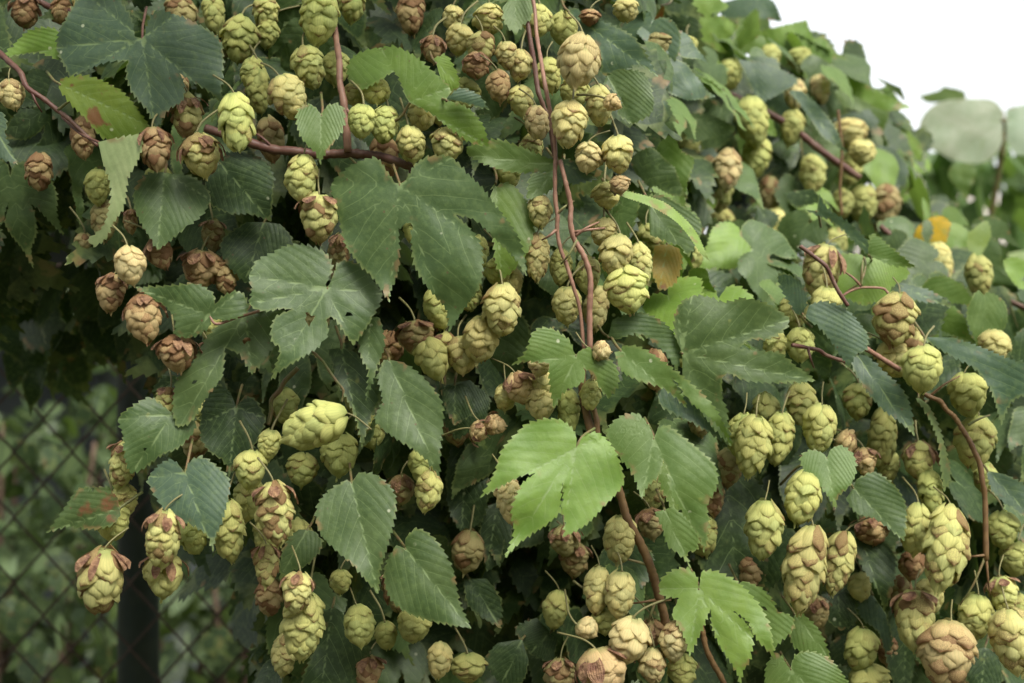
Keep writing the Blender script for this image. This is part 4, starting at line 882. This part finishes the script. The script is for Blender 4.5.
pts = [at(rf.uniform(-60, 300), rf.uniform(250, 720), rf.uniform(1.62, 2.3)) for i in range(130)]
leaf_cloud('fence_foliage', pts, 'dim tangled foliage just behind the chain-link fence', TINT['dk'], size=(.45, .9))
# filler cones, small and dim between the leaves
rc = random.Random(9)
FC = []
while len(FC) < 60:
    x, y = rc.uniform(10, 1015), rc.uniform(10, 675)
    if not inside((x, y), SIL) or (400 < x < 600 and 440 < y < 650): continue
    if min((x-c['x'])**2+(y-c['y'])**2 for c in CONES+FC) < 26**2: continue
    FC.append(dict(x=x, y=y, w=rc.uniform(24, 32), h=rc.uniform(32, 44), ang=0, c=rc.choice('dddktb'), D=base(x, y)+rc.uniform(.035, .06), label=None, dry=False, small=True))
for c in FC:
    place_cone(c); r, n = relation(c['x'], c['y'], c['D'])
    tag(c['obj'], 'half-hidden %s hop cone in the shade near %s' % (c['word'], n), 'hop cone', 'cones hanging on the hop plant')

# ------------------------------------------------------------------ fence, ground, background
FD = 1.52
fence = empty('chain_link_fence', (0, FD, 0)); tag(fence, 'rusty chain-link fence with a dark green post behind the hop plant', 'fence')
def wire_mesh():
    V = []; Fc = []; p = .031; hgt = .070; b = 0; z1 = 1.5+(H/2-190)/F*FD; x = -1.4; k = 0
    nrow = int((z1-.05)/(hgt/2))
    while x < .22:
        path = [(x+(p if (r+k) % 2 else 0), .0018 if (r+k) % 2 else -.0018, z1-r*hgt/2) for r in range(nrow+1)]
        for q in path:
            for an in (0, 1.57, 3.14, 4.71): V.append((q[0]+.0017*math.cos(an), q[1]+.0017*math.sin(an), q[2]))
        for i in range(len(path)-1):
            for q in range(4): Fc.append((b+i*4+q, b+i*4+(q+1) % 4, b+(i+1)*4+(q+1) % 4, b+(i+1)*4+q))
        b += len(path)*4; x += p; k += 1
    return V, Fc
V, Fc = wire_mesh(); mesh_obj('wire_mesh', V, Fc, M_WIRE, fence)
zt = 1.5+(H/2-266)/F*FD
V, Fc = tube_data([(-1.45, 0, zt), (0, 0, zt), (.25, 0, zt)], .0030, 8, 4); mesh_obj('tension_wire', V, Fc, M_WIRE, fence)
for px in (131, 740):
    xp = (px-512)/F*FD
    V, Fc = tube_data([(xp, .030, 0.0), (xp, .030, .9), (xp, .030, 1.78)], .0225, 16, 3); mesh_obj('post', V, Fc, M_POST, fence)

M_GROUND = plain('ground', (.05, .06, .022), (.10, .085, .05), 3, .95, .6, .05)
g = mesh_obj('ground', [(-300, -40, 0), (300, -40, 0), (300, 600, 0), (-300, 600, 0)], [(0, 1, 2, 3)], M_GROUND); tag(g, kind='structure')

def box(V, Fc, x0, x1, y0, y1, z0, z1):
    b = len(V); V += [(x, y, z) for z in (z0, z1) for y in (y0, y1) for x in (x0, x1)]
    Fc += [(b, b+2, b+3, b+1), (b+4, b+5, b+7, b+6), (b, b+1, b+5, b+4), (b+2, b+6, b+7, b+3), (b, b+4, b+6, b+2), (b+1, b+3, b+7, b+5)]
M_PALE = plain('pale_boards', (.10, .12, .115), (.15, .17, .165), 4, .7, .1, .004)
M_ROOF = plain('sandy_roof', (.30, .27, .23), (.40, .36, .31), 6, .9, .4, .01)
M_GLASS = plain('dark_window', (.05, .06, .07), (.08, .09, .10), 2, .15, 0)
def part(name, boxes, m, parent):
    V, Fc = [], []
    for q in boxes: box(V, Fc, *q)
    return mesh_obj(name, V, Fc, m, parent, smooth=False)
gh = empty('garden_shed', (-1.7, 5.2, 0)); tag(gh, 'pale grey garden shed, blurred beyond the fence at the left', 'shed')
part('wall', [(-1.3, 1.0, 0, 1.6, 0, 2.05)]+[(-1.3+i*.24, -1.28+i*.24, -.012, -.001, .02, 2.03) for i in range(10)], M_PALE, gh)
part('roof', [(-1.45, 1.15, -.12, 1.75, 2.055, 2.13)], M_ROOF, gh)
part('door', [(-.55, .2, -.03, -.013, .05, 1.9)], plain('shed_door', (.05,.06,.06), (.07,.08,.08), 5), gh)
fh = empty('far_house', (5.2, 14.0, 0)); tag(fh, 'blurred house with a sandy roof in the distance at the right', 'house')
part('wall', [(-1.2, 3.2, 0, 4, 0, 2.25)], M_PALE, fh)
V = [(-1.5, -.3, 2.25), (3.5, -.3, 2.25), (3.5, 4.3, 2.25), (-1.5, 4.3, 2.25), (-.6, 2, 3.15), (2.8, 2, 3.15)]
mesh_obj('roof', V, [(0, 1, 5, 4), (1, 2, 5), (2, 3, 4, 5), (3, 0, 4), (3, 2, 1, 0)], M_ROOF, fh, smooth=False)
part('window', [(-.2, .7, -.02, -.001, .9, 1.9)], M_GLASS, fh)

# shrubs beyond the fence: stem, limbs and a leafy crown of many faces
M_BUSH = leaf_material('shrub_leaf')
M_BARK = plain('bark', (.07, .045, .03), (.12, .08, .055), 30, .9, .5, .004)
def shrub(x, y, hgt, wid, nleaf, tint, label, seed, size=(.6, 1.2), low=.15, name='shrub'):
    rng = random.Random(seed); root = empty(name, (x, y, 0)); tag(root, label, name, 'shrubs beyond the fence' if name == 'shrub' else 'trees added for shade beyond the fence')
    V, Fc = [], []; b = 0; tips = []
    for k in range(7):
        a = rng.uniform(0, 6.28); rr_ = wid*rng.uniform(.3, .95)*.5
        P = [(rng.uniform(-.03, .03), rng.uniform(-.03, .03), 0), (rr_*.3*math.cos(a), rr_*.3*math.sin(a), hgt*.35), (rr_*.8*math.cos(a), rr_*.8*math.sin(a), hgt*.7), (rr_*math.cos(a), rr_*math.sin(a), hgt*rng.uniform(.85, .98))]
        v, f = tube_data(P, [.02, .014, .008, .004], 6, 4); V += v.tolist(); Fc += [tuple(q+b for q in t) for t in f]; b += len(v)
        C = smooth_path(P, 4); tips += [c for c in C[4:]]
    mesh_obj('trunk', V, Fc, M_BARK, root)
    VV = []; FF = []; AA = []; b = 0
    for i in range(nleaf):
        c = rng.choice(tips); p = np.array(c)+np.array([rng.gauss(0, wid*.13), rng.gauss(0, wid*.13), rng.gauss(0, hgt*.09)]); p[2] = min(max(low*hgt*(1 if name == 'shrub' else rng.uniform(.9, 1.2)), p[2]), hgt*1.03)
        # small ovate leaf of six faces
        k = rng.uniform(*size)*.06; Rm = np.array(Euler((R(rng.gauss(-40, 30)), R(rng.gauss(0, 40)), R(rng.uniform(-180, 180)))).to_matrix())
        lf = np.array([(0, 0, 0), (-.35, .06, -.35), (.35, .06, -.35), (0, -.03, -.4), (-.28, .08, -.75), (.28, .08, -.75), (0, 0, -1.15)])*k
        VV.append(lf@Rm.T+p); FF += [tuple(q+b for q in t) for t in ((0, 1, 3), (0, 3, 2), (1, 4, 3), (3, 5, 2), (4, 6, 3), (3, 6, 5))]
        AA.append(np.array([(0, .5, 0), (1, .5, .5), (1, .5, .5), (2, 0, .3), (3, .5, .7), (3, .5, .7), (4, 0, .9)])); b += 7
    o = mesh_obj('crown', np.vstack(VV), FF, M_BUSH, root, attr=np.vstack(AA)); o.color = (*tint, 1)
    return root
shrub(-.95, 2.55, 1.5, .6, 900, (.028, .05, .014), 'blurred green shrub showing through the left end of the fence', 1)
shrub(-.70, 2.9, 1.35, .6, 800, (.05, .08, .012), 'blurred yellow-green shrub beyond the fence, left of the post', 2)
shrub(-.45, 2.7, 1.2, .6, 1000, (.02, .035, .013), 'low dark shrub beyond the fence, right of the post', 3)
shrub(-1.25, 3.4, 1.3, .8, 700, (.03, .055, .02), 'low shrub beyond the fence in front of the shed', 4)
shrub(1.12, 2.9, 1.80, 1.2, 4600, (.07, .13, .03), 'leafy green shrub behind the round pale leaves at the right', 5, size=(.8, 1.6))
shrub(.95, 2.4, 1.5, .9, 2400, (.045, .09, .03), 'darker shrub low behind the right edge of the hop plant', 6, size=(.8, 1.5))
shrub(2.0, 3.8, 1.9, 1.2, 1500, (.06, .11, .03), 'shrub at the right edge beyond the others', 7, size=(1, 1.8))
shrub(-1.7, 3.6, 4.2, 3.2, 3800, (.035, .06, .022), 'spreading dark crown added for shade beyond the fence, upper left', 61, size=(2.2, 3.6), low=.52, name='added_tree')  # this and the next two are invented, put in to shade the left background
shrub(-.75, 4.6, 4.4, 2.6, 3000, (.035, .06, .022), 'second dark crown added for shade beyond the fence, farther back', 62, size=(2.2, 3.6), low=.5, name='added_tree')
shrub(-1.5, 2.3, 3.6, 1.6, 2200, (.035, .06, .022), 'third dark crown added for shade close beyond the fence at the left edge', 63, size=(1.8, 3), low=.56, name='added_tree')
for i in range(12):
    shrub(-11+i*2.3+rf.uniform(-.4, .4), 9.5+rf.uniform(0, 1.5), rf.uniform(1.9, 2.2) if i < 8 else rf.uniform(1.4, 1.7), 2.8, 1600, (.045, .08, .028), 'far hedge shrub, %s in the row behind the garden' % (['first', 'second', 'third', 'fourth', 'fifth', 'sixth', 'seventh', 'eighth', 'ninth', 'tenth', 'eleventh', 'twelfth'][i]), 20+i, size=(3, 5))
